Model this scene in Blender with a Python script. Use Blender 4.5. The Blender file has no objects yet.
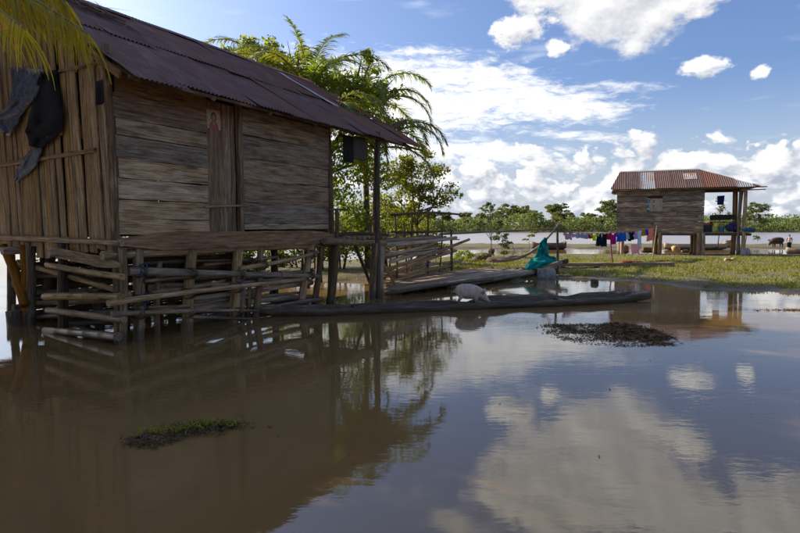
import bpy, math, random
import numpy as np
from mathutils import Vector, Matrix, noise as mn

random.seed(7)
rng = np.random.default_rng(7)
scene = bpy.context.scene
col = scene.collection
R = math.radians

# ------------------------------------------------------------------ camera
CAM_H = 1.8
F_PX = 533.0                       # focal length in photo pixels (24 mm on full frame)
TH = math.atan(40.5 / F_PX)        # slight downward tilt
cd = bpy.data.cameras.new('camera')
cd.lens = 24.0
cd.sensor_width = 36.0
cd.clip_start = 0.05
cd.clip_end = 6000
cam = bpy.data.objects.new('camera', cd)
cam.location = (0, 0, CAM_H)
cam.rotation_euler = (math.pi / 2 - TH, 0, 0)
col.objects.link(cam)
scene.camera = cam

# ------------------------------------------------------------------ view settings
vs = scene.view_settings
vs.view_transform = 'Standard'
vs.look = 'None'
vs.exposure = 0.70
vs.gamma = 1.0
vs.use_curve_mapping = False
scene.render.engine = 'CYCLES'
scene.cycles.use_denoising = True
scene.cycles.max_bounces = 8
scene.cycles.transparent_max_bounces = 12

SUN_AZ = R(-63)                    # left of the view, behind the house
SUN_EL = R(30)

# ------------------------------------------------------------------ node helper
class S:
    """a socket with arithmetic"""
    def __init__(self, nt, sock): self.nt, self.s = nt, sock
    def _m(self, op, *o, clamp=False):
        n = self.nt.nodes.new('ShaderNodeMath'); n.operation = op; n.use_clamp = clamp
        for i, x in enumerate((self,) + o):
            if isinstance(x, S): self.nt.links.new(x.s, n.inputs[i])
            else: n.inputs[i].default_value = x
        return S(self.nt, n.outputs[0])
    def __add__(s, o): return s._m('ADD', o)
    def __sub__(s, o): return s._m('SUBTRACT', o)
    def __mul__(s, o): return s._m('MULTIPLY', o)
    def __truediv__(s, o): return s._m('DIVIDE', o)
    def max(s, o): return s._m('MAXIMUM', o)
    def min(s, o): return s._m('MINIMUM', o)
    def pow(s, o): return s._m('POWER', o)
    def clamp(s): return s._m('ADD', 0.0, clamp=True)
    def ss(s, a, b):
        n = s.nt.nodes.new('ShaderNodeMapRange'); n.interpolation_type = 'SMOOTHSTEP'
        s.nt.links.new(s.s, n.inputs[0]); n.inputs[1].default_value = a; n.inputs[2].default_value = b
        return S(s.nt, n.outputs[0])

def nd(nt, t, **kw):
    n = nt.nodes.new(t)
    for k, v in kw.items():
        if k.startswith('i_'): n.inputs[k[2:].replace('_', ' ')].default_value = v
        else: setattr(n, k, v)
    return n
def noise_tex(nt, vec, scale, detail=4, rough=0.55, dist=0.0, dim='3D'):
    n = nd(nt, 'ShaderNodeTexNoise', noise_dimensions=dim)
    n.inputs['Scale'].default_value = scale; n.inputs['Detail'].default_value = detail
    n.inputs['Roughness'].default_value = rough; n.inputs['Distortion'].default_value = dist
    nt.links.new(vec.s if isinstance(vec, S) else vec, n.inputs['Vector'])
    return S(nt, n.outputs['Fac'])
def comb(nt, x, y, z):
    n = nt.nodes.new('ShaderNodeCombineXYZ')
    for i, v in enumerate((x, y, z)):
        if isinstance(v, S): nt.links.new(v.s, n.inputs[i])
        else: n.inputs[i].default_value = v
    return S(nt, n.outputs[0])
def mixc(nt, f, a, b):
    n = nt.nodes.new('ShaderNodeMix'); n.data_type = 'RGBA'
    if isinstance(f, S): nt.links.new(f.s, n.inputs[0])
    else: n.inputs[0].default_value = f
    for i, v in ((6, a), (7, b)):
        if isinstance(v, S): nt.links.new(v.s, n.inputs[i])
        else: n.inputs[i].default_value = (*v, 1) if len(v) == 3 else v
    return S(nt, n.outputs[2])

# ------------------------------------------------------------------ world: sky + clouds
world = bpy.data.worlds.new('World')
scene.world = world
world.use_nodes = True
nt = world.node_tree
nt.nodes.clear()
sky = nd(nt, 'ShaderNodeTexSky', sky_type='NISHITA', sun_disc=False)
sky.sun_elevation = SUN_EL
sky.sun_rotation = SUN_AZ
sky.air_density = 1.0; sky.dust_density = 3.2; sky.ozone_density = 3.0
tc = nd(nt, 'ShaderNodeTexCoord')
sep = nd(nt, 'ShaderNodeSeparateXYZ')
nt.links.new(tc.outputs['Generated'], sep.inputs[0])
dx, dy, dz = (S(nt, sep.outputs[i]) for i in range(3))
az = dx._m('ARCTAN2', dy)
el = dz._m('ARCSINE')
def px_dir(x, y):
    a = math.atan((x - 400) / F_PX)
    return a, math.atan((226 - y) / F_PX * math.cos(a))
gen = S(nt, tc.outputs['Generated'])
sx, sy_, sz = math.sin(SUN_AZ) * math.cos(SUN_EL), math.cos(SUN_AZ) * math.cos(SUN_EL), math.sin(SUN_EL)
def field(ox, oz, d1, d2):
    """cloud thickness in a direction, shifted by (ox, oz) radians towards the sun"""
    a_, e_ = az + ox, el + oz
    p = comb(nt, dx + ox * 0.9, dy, (dz + oz) * 1.45)
    n1 = noise_tex(nt, p, 8.0, d1, 0.60) - 0.5
    vo = nd(nt, 'ShaderNodeTexVoronoi', feature='F1'); vo.inputs['Scale'].default_value = 15.0      # billows
    vo.inputs['Detail'].default_value = d2; vo.inputs['Roughness'].default_value = 0.55; vo.inputs['Lacunarity'].default_value = 2.3
    wv_ = nd(nt, 'ShaderNodeVectorMath', operation='ADD'); nt.links.new(p.s, wv_.inputs[0])
    nt.links.new(comb(nt, n1 * 0.10, n1 * 0.07, n1 * -0.08).s, wv_.inputs[1]); nt.links.new(wv_.outputs[0], vo.inputs['Vector'])
    n2 = S(nt, vo.outputs['Distance']) * -1.0 + 0.90
    def blob(x, y, rx, ry, g, k1, k2):
        a, e = px_dir(x, y)
        u = (a_ - a) / (rx / F_PX * math.cos(a) ** 2); v = (e_ - e) / (ry / F_PX * math.cos(a))
        vb = v.min(0.0)                                   # flatter undersides
        if y < 100: return (((u * u + v * v) * -g + g) + n1 * k1 + n3 * k2) * 0.62
        return ((u * u + v * v + vb * vb * 0.7) * -g + g) + n1 * k1 + n2 * k2
    n3 = noise_tex(nt, p, 22.0, 4, 0.62) - 0.5
    D = None
    for b in ((616, -6, 70, 66, 1.5, 2.8, 1.7), (560, -46, 96, 60, 1.3, 2.8, 1.7), (690, -62, 88, 42, 1.0, 3.0, 1.6), (790, -74, 72, 46, 1.0, 3.0, 1.6),
              (515, 36, 28, 15, 0.9, 1.0, 4.2), (542, 22, 18, 10, 0.6, 1.0, 4.2), (552, 52, 10, 8, 0.5, 1.0, 4.0), (700, 72, 30, 11, 0.95, 0.6, 3.4), (752, 77, 11, 7, 0.8, 0.6, 3.4), (684, 6, 32, 18, 0.9, 2.0, 3.0),
              (746, 170, 42, 42, 1.0, 1.6, 1.9), (800, 186, 64, 44, 1.0, 1.6, 1.9), (690, 200, 52, 22, 0.8, 1.6, 1.9),
              (528, 178, 30, 30, 0.9, 1.6, 1.9), (556, 190, 44, 26, 0.9, 1.6, 1.9), (480, 190, 60, 38, 0.9, 1.6, 1.9), (610, 202, 52, 20, 0.8, 1.6, 1.9), (430, 196, 60, 46, 0.8, 1.6, 1.9)):
        q = blob(*b); D = q if D is None else D.max(q)
    # the belt of cumulus that stands round the whole horizon
    bt = (e_ - 0.07) / 0.085
    bt = (bt * bt) * -1.0 + noise_tex(nt, comb(nt, dx + ox, dy, dz * 1.1), 3.6, 1, 0.5) * 3.6 - 1.50 + n2 * 1.5 + n1 * 0.8
    # scattered clouds everywhere else in the upper sky
    up = dz.max(0.0) + 0.16
    sc = (noise_tex(nt, comb(nt, (dx + ox) / up, dy / up, 0.0), 1.1, 4, 0.62) - 0.57) * 5.0 - (e_ * -1.0 + 0.44).ss(0.0, 0.12) * 3.0
    return D.max(bt).max(sc), n1, n2
cum, n1, n2 = field(0.0, 0.0, 4, 2.6)
cum_s, _a, _b = field(-0.012, 0.017, 4, 1.6)
# rippled bright sheet of high cloud
n_fine = noise_tex(nt, comb(nt, az + el * 0.6, el * 3.4, 0.0), 30.0, 4, 0.70, 0.5) - 0.5
n_str = noise_tex(nt, comb(nt, az, el * 4.5, 2.0), 7.0, 3, 0.6) - 0.5
def sblob(x, y, rx, ry, g, k1, k2):
    a, e = px_dir(x, y)
    u = (az - a) / (rx / F_PX * math.cos(a) ** 2); v = (el - e - (az - a) * -0.10) / (ry / F_PX * math.cos(a))
    return ((u * u + v * v) * -g + g) + n_fine * k1 + n_str * k2
sheet = None
for b in ((440, 96, 118, 38, 1.0, 2.6, 2.0), (360, 112, 110, 52, 1.0, 2.4, 2.0), (540, 108, 92, 18, 0.9, 2.6, 1.6), (590, 139, 60, 5, 0.6, 2.0, 1.6), (430, 150, 140, 16, 0.6, 2.4, 2.2), (610, 91, 40, 5, 0.3, 2.0, 1.6)):
    q = sblob(*b); sheet = q if sheet is None else sheet.max(q)
thin = noise_tex(nt, comb(nt, az, el * 5.0, 3.0), 5.0, 3, 0.6) - 0.56
a_cum = cum.ss(-0.02, 0.42)
a_sheet = sheet.ss(-0.25, 1.0) * 0.92
a_thin = thin.ss(0.0, 0.25) * 0.30
lit = ((cum - cum_s) * 0.75 + 0.62).clamp()
core = cum.ss(0.6, 2.4)
shade = lit * (core * -0.30 + 1.0)
white = (6.5, 6.35, 6.1); grey = (2.1, 2.35, 2.9)
c_cum = mixc(nt, shade, grey, white)
hz = (el * -1.0 + 0.16).ss(0.0, 0.17)                              # air in front of the far clouds
c_cum = mixc(nt, hz * 0.26, c_cum, (3.9, 4.3, 5.1))
skyc = nd(nt, 'ShaderNodeMix', data_type='RGBA', blend_type='MULTIPLY')
skyc.inputs[0].default_value = 1.0
nt.links.new(sky.outputs[0], skyc.inputs[6]); skyc.inputs[7].default_value = (0.72, 0.80, 0.98, 1)
c = S(nt, skyc.outputs[2])
c = mixc(nt, (el * -1.0 + 0.26).ss(0.0, 0.26) * 0.62, c, (4.1, 4.5, 5.1))      # pale haze all round the horizon
c = mixc(nt, a_thin, c, (6.5, 6.6, 6.9))
c = mixc(nt, a_sheet, c, (6.3, 6.2, 6.05))
c = mixc(nt, a_cum * 0.97, c, c_cum)
bg = nd(nt, 'ShaderNodeBackground')
bg.inputs['Strength'].default_value = 0.12
world.cycles.sampling_method = 'MANUAL'
world.cycles.sample_map_resolution = 1024
nt.links.new(c.s, bg.inputs['Color'])
wo = nd(nt, 'ShaderNodeOutputWorld')
nt.links.new(bg.outputs[0], wo.inputs[0])

# ------------------------------------------------------------------ sun
sd = bpy.data.lights.new('sun', 'SUN')
sd.energy = 4.8
sd.angle = R(0.53)
sd.color = (1.0, 0.90, 0.74)
sun = bpy.data.objects.new('sun', sd)
sun.rotation_euler = Vector((sx, sy_, sz)).to_track_quat('Z', 'Y').to_euler()
sun.location = (-20, 10, 20)
col.objects.link(sun)

# ------------------------------------------------------------------ where a photo pixel lies in the place
_c, _s = math.cos(TH), math.sin(TH)
def ray(px, py):
    x = (px - 400) / F_PX; y = -(py - 266.5) / F_PX
    return Vector((x, _c + y * _s, -_s + y * _c))
EYE = Vector((0, 0, CAM_H))
def at(px, py, Y):                       # point at depth Y
    d = ray(px, py); return EYE + d * (Y / d.y)
def on(px, py, z=0.0):                   # point on the level z
    d = ray(px, py); return EYE + d * ((z - CAM_H) / d.z)

# ------------------------------------------------------------------ object helpers
WM = {}
def tag(o, label=None, cat=None, group=None, kind=None):
    if label: o['label'] = label
    if cat: o['category'] = cat
    if group: o['group'] = group
    if kind: o['kind'] = kind
    return o
def put(name, me, parent=None, world=None, mat=None):
    o = bpy.data.objects.new(name, me)
    col.objects.link(o)
    w = world if world is not None else Matrix.Identity(4)
    if mat is not None and me is not None and len(me.materials) == 0: me.materials.append(mat)
    if parent is not None:
        o.parent = parent
        o.matrix_basis = WM[parent.name].inverted() @ w
    else:
        o.matrix_basis = w
    WM[o.name] = w
    return o
def empty(name, loc):
    o = bpy.data.objects.new(name, None); o.empty_display_size = 0.2
    col.objects.link(o); o.location = loc
    WM[o.name] = Matrix.Translation(Vector(loc))
    return o
def mesh(name, v, f, smooth=False):
    me = bpy.data.meshes.new(name)
    me.from_pydata([tuple(p) for p in v], [], f)
    if smooth: me.polygons.foreach_set('use_smooth', [True] * len(me.polygons))
    me.update()
    return me
def frame(p0, p1, up=Vector((0, 0, 1))):
    p0 = Vector(p0); p1 = Vector(p1)
    x = (p1 - p0).normalized()
    y = Vector(up).cross(x)
    if y.length < 1e-4: y = Vector((0, 1, 0)).cross(x)
    y.normalize(); z = x.cross(y)
    m = Matrix((x, y, z)).transposed().to_4x4(); m.translation = p0
    return m, (p1 - p0).length
def board(name, p0, p1, w, t, mat, parent=None, up=(0, 0, 1), n=6, rag=0.006, skew=0.0, taper=None):
    """a sawn board from p0 to p1: width w along local z, thickness t along local y"""
    m, L = frame(p0, p1, up)
    v = []; f = []
    for i in range(n + 1):
        s = i / n; x = s * L
        ww = w * (taper(s) if taper else 1.0)
        jb, jt, jo = (random.uniform(-rag, rag) for _ in range(3))
        e = skew * random.uniform(-1, 1) if i in (0, n) else 0
        v += [(x - e, -t / 2 + jo * .5, -ww / 2 + jb), (x - e, t / 2 + jo * .5, -ww / 2 + jb),
              (x + e, t / 2 + jo * .5, ww / 2 + jt), (x + e, -t / 2 + jo * .5, ww / 2 + jt)]
    for i in range(n):
        a = i * 4
        for k in range(4):
            f.append((a + k, a + (k + 1) % 4, a + 4 + (k + 1) % 4, a + 4 + k))
    f.append((3, 2, 1, 0)); a = n * 4; f.append((a, a + 1, a + 2, a + 3))
    f = [tuple(reversed(q)) for q in f]
    return put(name, mesh(name, v, f), parent, m, mat)
def pole(name, p0, p1, r0, r1, mat, parent=None, n=7, sides=7, bend=0.02, rough=0.06, nodes=0):
    """a round pole; nodes > 0 gives bamboo joints"""
    m, L = frame(p0, p1)
    v = []; f = []
    ph = random.uniform(0, 6.28); bx = random.uniform(-1, 1) * bend * L; bz = random.uniform(-1, 1) * bend * L
    st = [(i / n, 1.0) for i in range(n + 1)]
    if nodes:
        st = []
        for k in range(nodes):
            a = k / nodes
            st += [(a, 1.0), (a + 0.86 / nodes, 0.96), (a + 0.93 / nodes, 1.12)]
        st.append((1.0, 1.0))
    for s, q in st:
        r = (r0 + (r1 - r0) * s) * q
        cy, cz = math.sin(s * math.pi) * bx, math.sin(s * math.pi) * bz
        if not nodes:
            cy += math.sin(s * 7 + ph) * rough * r * 1.2; cz += math.cos(s * 5 + ph) * rough * r * 1.2
        for k in range(sides):
            a = k / sides * math.tau + ph
            rr = r * (1 + random.uniform(-rough, rough))
            v.append((s * L, cy + math.cos(a) * rr, cz + math.sin(a) * rr))
    for i in range(len(st) - 1):
        a = i * sides
        for k in range(sides):
            f.append((a + k, a + sides + k, a + sides + (k + 1) % sides, a + (k + 1) % sides))
    f.append(tuple(range(sides))); a = (len(st) - 1) * sides; f.append(tuple(reversed(range(a, a + sides))))
    f = [tuple(reversed(q)) for q in f]
    me = mesh(name, v, f, True)
    for p in me.polygons:
        if len(p.vertices) > 4: p.use_smooth = False
    return put(name, me, parent, m, mat)
def tube(v, f, pts, rad, sides=7, cap=True):
    """append a tube along pts to lists"""
    b = len(v); n = len(pts)
    prev = None
    for i, p in enumerate(pts):
        p = Vector(p)
        d = (Vector(pts[min(i + 1, n - 1)]) - Vector(pts[max(i - 1, 0)])).normalized()
        ref = Vector((0, 0, 1)) if abs(d.z) < 0.95 else Vector((1, 0, 0))
        y = ref.cross(d).normalized(); z = d.cross(y)
        r = rad[i] if hasattr(rad, '__len__') else rad
        ra, rb = r if hasattr(r, '__len__') else (r, r)
        for k in range(sides):
            a = k / sides * math.tau
            v.append(p + y * math.cos(a) * ra + z * math.sin(a) * rb)
    for i in range(n - 1):
        a = b + i * sides
        for k in range(sides):
            f.append((a + k, a + (k + 1) % sides, a + sides + (k + 1) % sides, a + sides + k))
    if cap:
        f.append(tuple(reversed(range(b, b + sides)))); a = b + (n - 1) * sides; f.append(tuple(range(a, a + sides)))
def ellipsoid(v, f, c, rx, ry, rz, rot=None, nu=12, nv=8):
    b = len(v); c = Vector(c)
    for j in range(nv + 1):
        t = j / nv * math.pi
        for i in range(nu):
            p = i / nu * math.tau
            q = Vector((rx * math.sin(t) * math.cos(p), ry * math.sin(t) * math.sin(p), rz * math.cos(t)))
            if rot: q = rot @ q
            v.append(c + q)
    for j in range(nv):
        for i in range(nu):
            a = b + j * nu + i; a2 = b + j * nu + (i + 1) % nu
            f.append((a, a + nu, a2 + nu, a2))

# ------------------------------------------------------------------ materials
def mat_new(name):
    m = bpy.data.materials.new(name); m.use_nodes = True
    t = m.node_tree; b = t.nodes['Principled BSDF']
    return m, t, b
def wood(name, dark, mid, light, lightamt=0.35, scale=1.0, rough=0.85, spec=0.25, vary=0.35, crack=True, bands=False, gain=2.15):
    """weathered wood; grain runs along the piece's own x axis"""
    _cap = lambda c_: tuple(q * min(1.0, .50 / max(c_)) for q in c_)
    dark, mid, light = (_cap(tuple(q * gain * tn for q, tn in zip(c_, (1.12, .97, .80)))) for c_ in (dark, mid, light))
    dark = tuple(q * .62 for q in dark)
    m, t, b = mat_new(name)
    tc = nd(t, 'ShaderNodeTexCoord'); oi = nd(t, 'ShaderNodeObjectInfo')
    rnd = S(t, oi.outputs['Random'])
    sp = nd(t, 'ShaderNodeSeparateXYZ'); t.links.new(tc.outputs['Object'], sp.inputs[0])
    X, Y, Z = (S(t, sp.outputs[i]) for i in range(3))
    off = rnd * 37.0
    pg = comb(t, X * (0.9 * scale) + off, Y * (16 * scale) + off, Z * (16 * scale))
    g = noise_tex(t, pg, 1.6, 6, 0.62, 0.35)
    pg2 = comb(t, X * (2.5 * scale) + off, Y * (60 * scale), Z * (60 * scale) + off)
    g2 = noise_tex(t, pg2, 1.5, 3, 0.6)
    pw = comb(t, X * 1.0 + off, Y * 9.0 + off, Z * 9.0)
    w = noise_tex(t, pw, 1.8, 5, 0.6)
    base = mixc(t, ((g * 1.9 + g2 * 1.3 + w * 0.6 - 1.45)).clamp(), dark, mid)
    base = mixc(t, (w + g2 * 0.35 - (0.80 - lightamt * 0.45)).ss(0.0, 0.3) * 0.85, base, light)
    sn = noise_tex(t, comb(t, X * 1.4 + off, Y * 3.0 - off, Z * 3.0 + off), 1.7, 6, 0.68)
    base = mixc(t, (sn - 0.50).ss(0.0, 0.22) * 0.45, base, dark)                # old stains and rot
    hsv = nd(t, 'ShaderNodeHueSaturation')
    t.links.new(base.s, hsv.inputs['Color'])
    vv = rnd * (2 * vary) + (1.0 - vary); t.links.new(vv.s, hsv.inputs['Value'])
    t.links.new((rnd._m('MULTIPLY', 7.31)._m('FRACT') * 0.4 + 0.8).s, hsv.inputs['Saturation'])
    out = S(t, hsv.outputs[0])
    if crack:
        pc = comb(t, X * 0.55 * scale + off, Y * 9 + off, Z * 22 * scale)
        cr = (noise_tex(t, pc, 1.3, 5, 0.5, 0.6) - 0.5)._m('ABSOLUTE')
        crk = cr.ss(0.018, 0.0)
        crk = (crk * (w - 0.3).ss(0.0, 0.35))
        out = mixc(t, crk * 0.75, out, tuple(q * 0.25 for q in dark))
    if bands:
        k = (X * 2.2 + rnd * 3.0 + g * 0.04)._m('FRACT')
        bd = (k - 0.5)._m('ABSOLUTE').ss(0.022, 0.0)
        out = mixc(t, bd * 0.38, out, tuple(q * 0.5 for q in dark))
        pst = comb(t, X * 1.1 + off, Y * 26 + off, Z * 26)
        stn = (noise_tex(t, pst, 1.2, 6, 0.65) - 0.52).ss(0.0, 0.12)
        out = mixc(t, stn * 0.85, out, tuple(q * 0.45 for q in dark))
    gp = nd(t, 'ShaderNodeNewGeometry'); sg = nd(t, 'ShaderNodeSeparateXYZ'); t.links.new(gp.outputs['Position'], sg.inputs[0])
    flood = (S(t, sg.outputs[2]) + w * 0.16).ss(0.34, 0.22)               # silt left by the flood
    out = mixc(t, flood * 0.72, out, (0.055, 0.040, 0.026))
    t.links.new(out.s, b.inputs['Base Color'])
    t.links.new((flood * -0.3 + rough).s, b.inputs['Roughness'])
    b.inputs['Specular IOR Level'].default_value = spec
    bp = nd(t, 'ShaderNodeBump'); bp.inputs['Strength'].default_value = 0.8; bp.inputs['Distance'].default_value = 0.008
    t.links.new((g + g2 * 0.6).s, bp.inputs['Height']); t.links.new(bp.outputs[0], b.inputs['Normal'])
    return m
def plain(name, c, rough=0.8, spec=0.3, vary=0.12, nscale=9.0, amt=0.3):
    m, t, b = mat_new(name)
    tc = nd(t, 'ShaderNodeTexCoord'); oi = nd(t, 'ShaderNodeObjectInfo')
    n = noise_tex(t, S(t, tc.outputs['Object']), nscale, 5, 0.6)
    k = mixc(t, n.ss(0.3, 0.7), tuple(q * (1 - amt) for q in c), tuple(min(1, q * (1 + amt)) for q in c))
    hsv = nd(t, 'ShaderNodeHueSaturation'); t.links.new(k.s, hsv.inputs['Color'])
    t.links.new((S(t, oi.outputs['Random']) * (2 * vary) + (1 - vary)).s, hsv.inputs['Value'])
    t.links.new(hsv.outputs[0], b.inputs['Base Color'])
    b.inputs['Roughness'].default_value = rough; b.inputs['Specular IOR Level'].default_value = spec
    bp = nd(t, 'ShaderNodeBump'); bp.inputs['Strength'].default_value = 0.3; bp.inputs['Distance'].default_value = 0.01
    t.links.new(n.s, bp.inputs['Height']); t.links.new(bp.outputs[0], b.inputs['Normal'])
    return m
def cloth_mat(name, c, trans=0.25):
    m, t, b = mat_new(name)
    tc = nd(t, 'ShaderNodeTexCoord')
    n = noise_tex(t, S(t, tc.outputs['Object']), 14.0, 4, 0.6)
    k = mixc(t, n, tuple(q * 0.75 for q in c), tuple(min(1, q * 1.15) for q in c))
    t.links.new(k.s, b.inputs['Base Color']); b.inputs['Roughness'].default_value = 0.9
    b.inputs['Specular IOR Level'].default_value = 0.1
    tr = nd(t, 'ShaderNodeBsdfTranslucent'); t.links.new(k.s, tr.inputs[0])
    mx = nd(t, 'ShaderNodeMixShader'); mx.inputs[0].default_value = trans
    t.links.new(b.outputs[0], mx.inputs[1]); t.links.new(tr.outputs[0], mx.inputs[2])
    t.links.new(mx.outputs[0], t.nodes['Material Output'].inputs[0])
    return m
def leaf_mat(name, c1, c2, yellow=None, trans=0.45, rough=0.45, nscale=1.6):
    m, t, b = mat_new(name)
    tc = nd(t, 'ShaderNodeTexCoord'); oi = nd(t, 'ShaderNodeObjectInfo')
    po = S(t, tc.outputs['Object'])
    n = noise_tex(t, po, nscale, 3, 0.6)
    n2 = noise_tex(t, po, nscale * 9, 2, 0.5)
    k = mixc(t, (n * 0.7 + n2 * 0.6 - 0.15).clamp(), c1, c2)
    if yellow: k = mixc(t, (n2 - 0.56).ss(0.0, 0.12) * 0.7, k, yellow)
    hsv = nd(t, 'ShaderNodeHueSaturation'); t.links.new(k.s, hsv.inputs['Color'])
    r = S(t, oi.outputs['Random'])
    t.links.new((r * 0.5 + 0.75).s, hsv.inputs['Value']); t.links.new((r._m('MULTIPLY', 5.77)._m('FRACT') * 0.05 + 0.475).s, hsv.inputs['Hue'])
    t.links.new(hsv.outputs[0], b.inputs['Base Color'])
    b.inputs['Roughness'].default_value = rough; b.inputs['Specular IOR Level'].default_value = 0.35
    tr = nd(t, 'ShaderNodeBsdfTranslucent')
    h2 = nd(t, 'ShaderNodeMix', data_type='RGBA', blend_type='MULTIPLY'); h2.inputs[0].default_value = 1.0
    t.links.new(hsv.outputs[0], h2.inputs[6]); h2.inputs[7].default_value = (2.0, 1.75, 0.7, 1)
    t.links.new(h2.outputs[2], tr.inputs[0])
    mx = nd(t, 'ShaderNodeMixShader'); mx.inputs[0].default_value = trans
    t.links.new(b.outputs[0], mx.inputs[1]); t.links.new(tr.outputs[0], mx.inputs[2])
    t.links.new(mx.outputs[0], t.nodes['Material Output'].inputs[0])
    return m
def metal_sheet(name, paint, rust, amt, rough=0.45, metallic=0.35):
    m, t, b = mat_new(name)
    tc = nd(t, 'ShaderNodeTexCoord'); oi = nd(t, 'ShaderNodeObjectInfo')
    sp = nd(t, 'ShaderNodeSeparateXYZ'); t.links.new(tc.outputs['Object'], sp.inputs[0])
    X, Y, Z = (S(t, sp.outputs[i]) for i in range(3))
    rnd = S(t, oi.outputs['Random']); off = rnd * 53.0
    st = noise_tex(t, comb(t, X * 9.0 + off, Y * 0.9 + off, 0.0), 1.4, 6, 0.65)
    pt = noise_tex(t, comb(t, X * 1.3 + off, Y * 1.1, off), 1.7, 6, 0.6)
    fx = (st * 0.6 + pt * 0.7 + rnd * 0.12 - (1.02 - amt)).ss(-0.12, 0.22)
    k = mixc(t, fx, paint, rust)
    fine = noise_tex(t, comb(t, X * 40 + off, Y * 7, 0.0), 1.0, 3, 0.6)
    k = mixc(t, (fine - 0.62).ss(0.0, 0.15) * 0.5, k, tuple(q * 0.35 for q in rust))
    hsv = nd(t, 'ShaderNodeHueSaturation'); t.links.new(k.s, hsv.inputs['Color'])
    t.links.new((rnd * 0.4 + 0.8).s, hsv.inputs['Value'])
    t.links.new(hsv.outputs[0], b.inputs['Base Color'])
    t.links.new((fx * 0.3 + rough).s, b.inputs['Roughness'])
    t.links.new((fx * -metallic + metallic).s, b.inputs['Metallic'])
    return m
# ------------------------------------------------------------------ terrain
def sstep(a, b, x):
    t = np.clip((x - a) / (b - a), 0, 1); return t * t * (3 - 2 * t)
_ph = rng.uniform(0, 6.28, 40)
def wob(x, y, s, k):
    """cheap smooth noise from a few sines"""
    o = 0
    for i in range(5):
        a = 1.7 * i + k
        o = o + np.sin((x * math.cos(a) + y * math.sin(a)) * s * (1 + 0.55 * i) + _ph[(i + int(k * 3)) % 40]) / (1 + 0.6 * i)
    return o / 2.6
def ground_z(x, y):
    x = np.asarray(x, float); y = np.asarray(y, float)
    w = wob(x, y, 0.8, 1.0) * 0.5 + wob(x, y, 3.1, 2.0) * 0.35
    # the grassy island (front shore runs from left to right, the back shore near Y = 33)
    shore = 17.9 - 0.30 * (x - 5.0) * (x > 5.0) + 0.9 * sstep(7.0, 9.5, x) * 0 - 2.0 * sstep(7.4, 9.2, x) + 0.9 * sstep(4.5, 2.0, x)
    shore = np.where(x > 9.2, np.maximum(shore, 13.4 - 0.0 * x), shore)
    dfront = y - shore + w * 0.95
    back = 33.2 + 0.5 * w - 3.0 * sstep(8, 2, x) - 4.0 * sstep(3, -2, x)
    dback = back - y
    dl = x - 1.6 + w * 0.5
    d = np.minimum(np.minimum(dfront, dback), dl)
    isl = -0.35 + sstep(-1.6, 1.1, d) * 0.46 + sstep(0.6, 5.0, d) * 0.06 + w * 0.035
    # low muddy strip beyond the small pool on the right
    s2 = 12.9 - 0.10 * (x - 8.0) + 0.35 * w
    d2 = np.minimum(0.22 - np.abs(y - s2) * 0.9, (x - 7.9) * 0.35) + w * 0.22 - 0.02
    isl = np.maximum(isl, -0.35 + sstep(-0.8, 0.45, d2) * 0.40)
    # bank behind the house, under the trees
    d3 = np.minimum(np.minimum(y - 17.2, 27.5 - y), np.minimum(x + 8.5, 4.2 - x)) + w * 0.7
    isl = np.maximum(isl, -0.35 + sstep(-1.0, 1.2, d3) * 0.50 + w * 0.03)
    # mud bar in the river
    d4 = np.minimum(y - 41.0, 52.5 - y) * 0.35 + w * 0.9 - 0.2 - 1.2 * sstep(6, -8, x)
    isl = np.maximum(isl, -0.35 + sstep(-0.9, 0.9, d4) * 0.50 + w * 0.03)
    # far bank
    far = -0.35 + sstep(143, 152, y + w * 2.5) * 0.75 + sstep(152, 400, y) * 2.0
    isl = np.maximum(isl, far)
    # river bed away from everything
    return isl
def axis(parts):
    o = []
    for a, b, s in parts: o += list(np.arange(a, b, s))
    return np.array(o + [parts[-1][1]])
gx = axis([(-2500, -400, 300), (-400, -60, 20), (-60, -12, 1.5), (-12, 26, 0.2), (26, 60, 1.0), (60, 400, 18), (400, 2500, 300)])
gy = axis([(-400, -40, 60), (-40, 9, 2.0), (9, 35, 0.2), (35, 56, 0.4), (56, 138, 4.0), (138, 156, 0.7), (156, 400, 20), (400, 4000, 400)])
GX, GY = np.meshgrid(gx, gy)
GZ = ground_z(GX, GY)
nx, ny = len(gx), len(gy)
V = np.stack([GX, GY, GZ], -1).reshape(-1, 3)
ii = (np.arange(ny - 1)[:, None] * nx + np.arange(nx - 1)[None, :]).ravel()
FQ = np.stack([ii, ii + 1, ii + nx + 1, ii + nx], -1)
def np_mesh(name, V, F, smooth=True):
    me = bpy.data.meshes.new(name)
    k = F.shape[1]
    me.vertices.add(len(V)); me.vertices.foreach_set('co', np.ascontiguousarray(V, np.float32).ravel())
    me.loops.add(F.size); me.loops.foreach_set('vertex_index', np.ascontiguousarray(F, np.int32).ravel())
    me.polygons.add(len(F)); me.polygons.foreach_set('loop_start', np.arange(len(F), dtype=np.int32) * k)
    me.polygons.foreach_set('use_smooth', np.full(len(F), smooth))
    me.update(calc_edges=True); me.validate()
    return me
m, t, b = mat_new('mud_and_grass')
geo = nd(t, 'ShaderNodeNewGeometry'); pos = S(t, geo.outputs['Position'])
sp = nd(t, 'ShaderNodeSeparateXYZ'); t.links.new(pos.s, sp.inputs[0]); Zs = S(t, sp.outputs[2])
n1 = noise_tex(t, pos, 0.7, 6, 0.65); n2 = noise_tex(t, pos, 5.0, 6, 0.7); n3 = noise_tex(t, pos, 22.0, 4, 0.6)
mud = mixc(t, n2, (0.060, 0.043, 0.028), (0.17, 0.125, 0.080))
gr = mixc(t, n3, (0.072, 0.080, 0.014), (0.20, 0.19, 0.038))
n0 = noise_tex(t, pos, 0.28, 4, 0.6)
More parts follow.
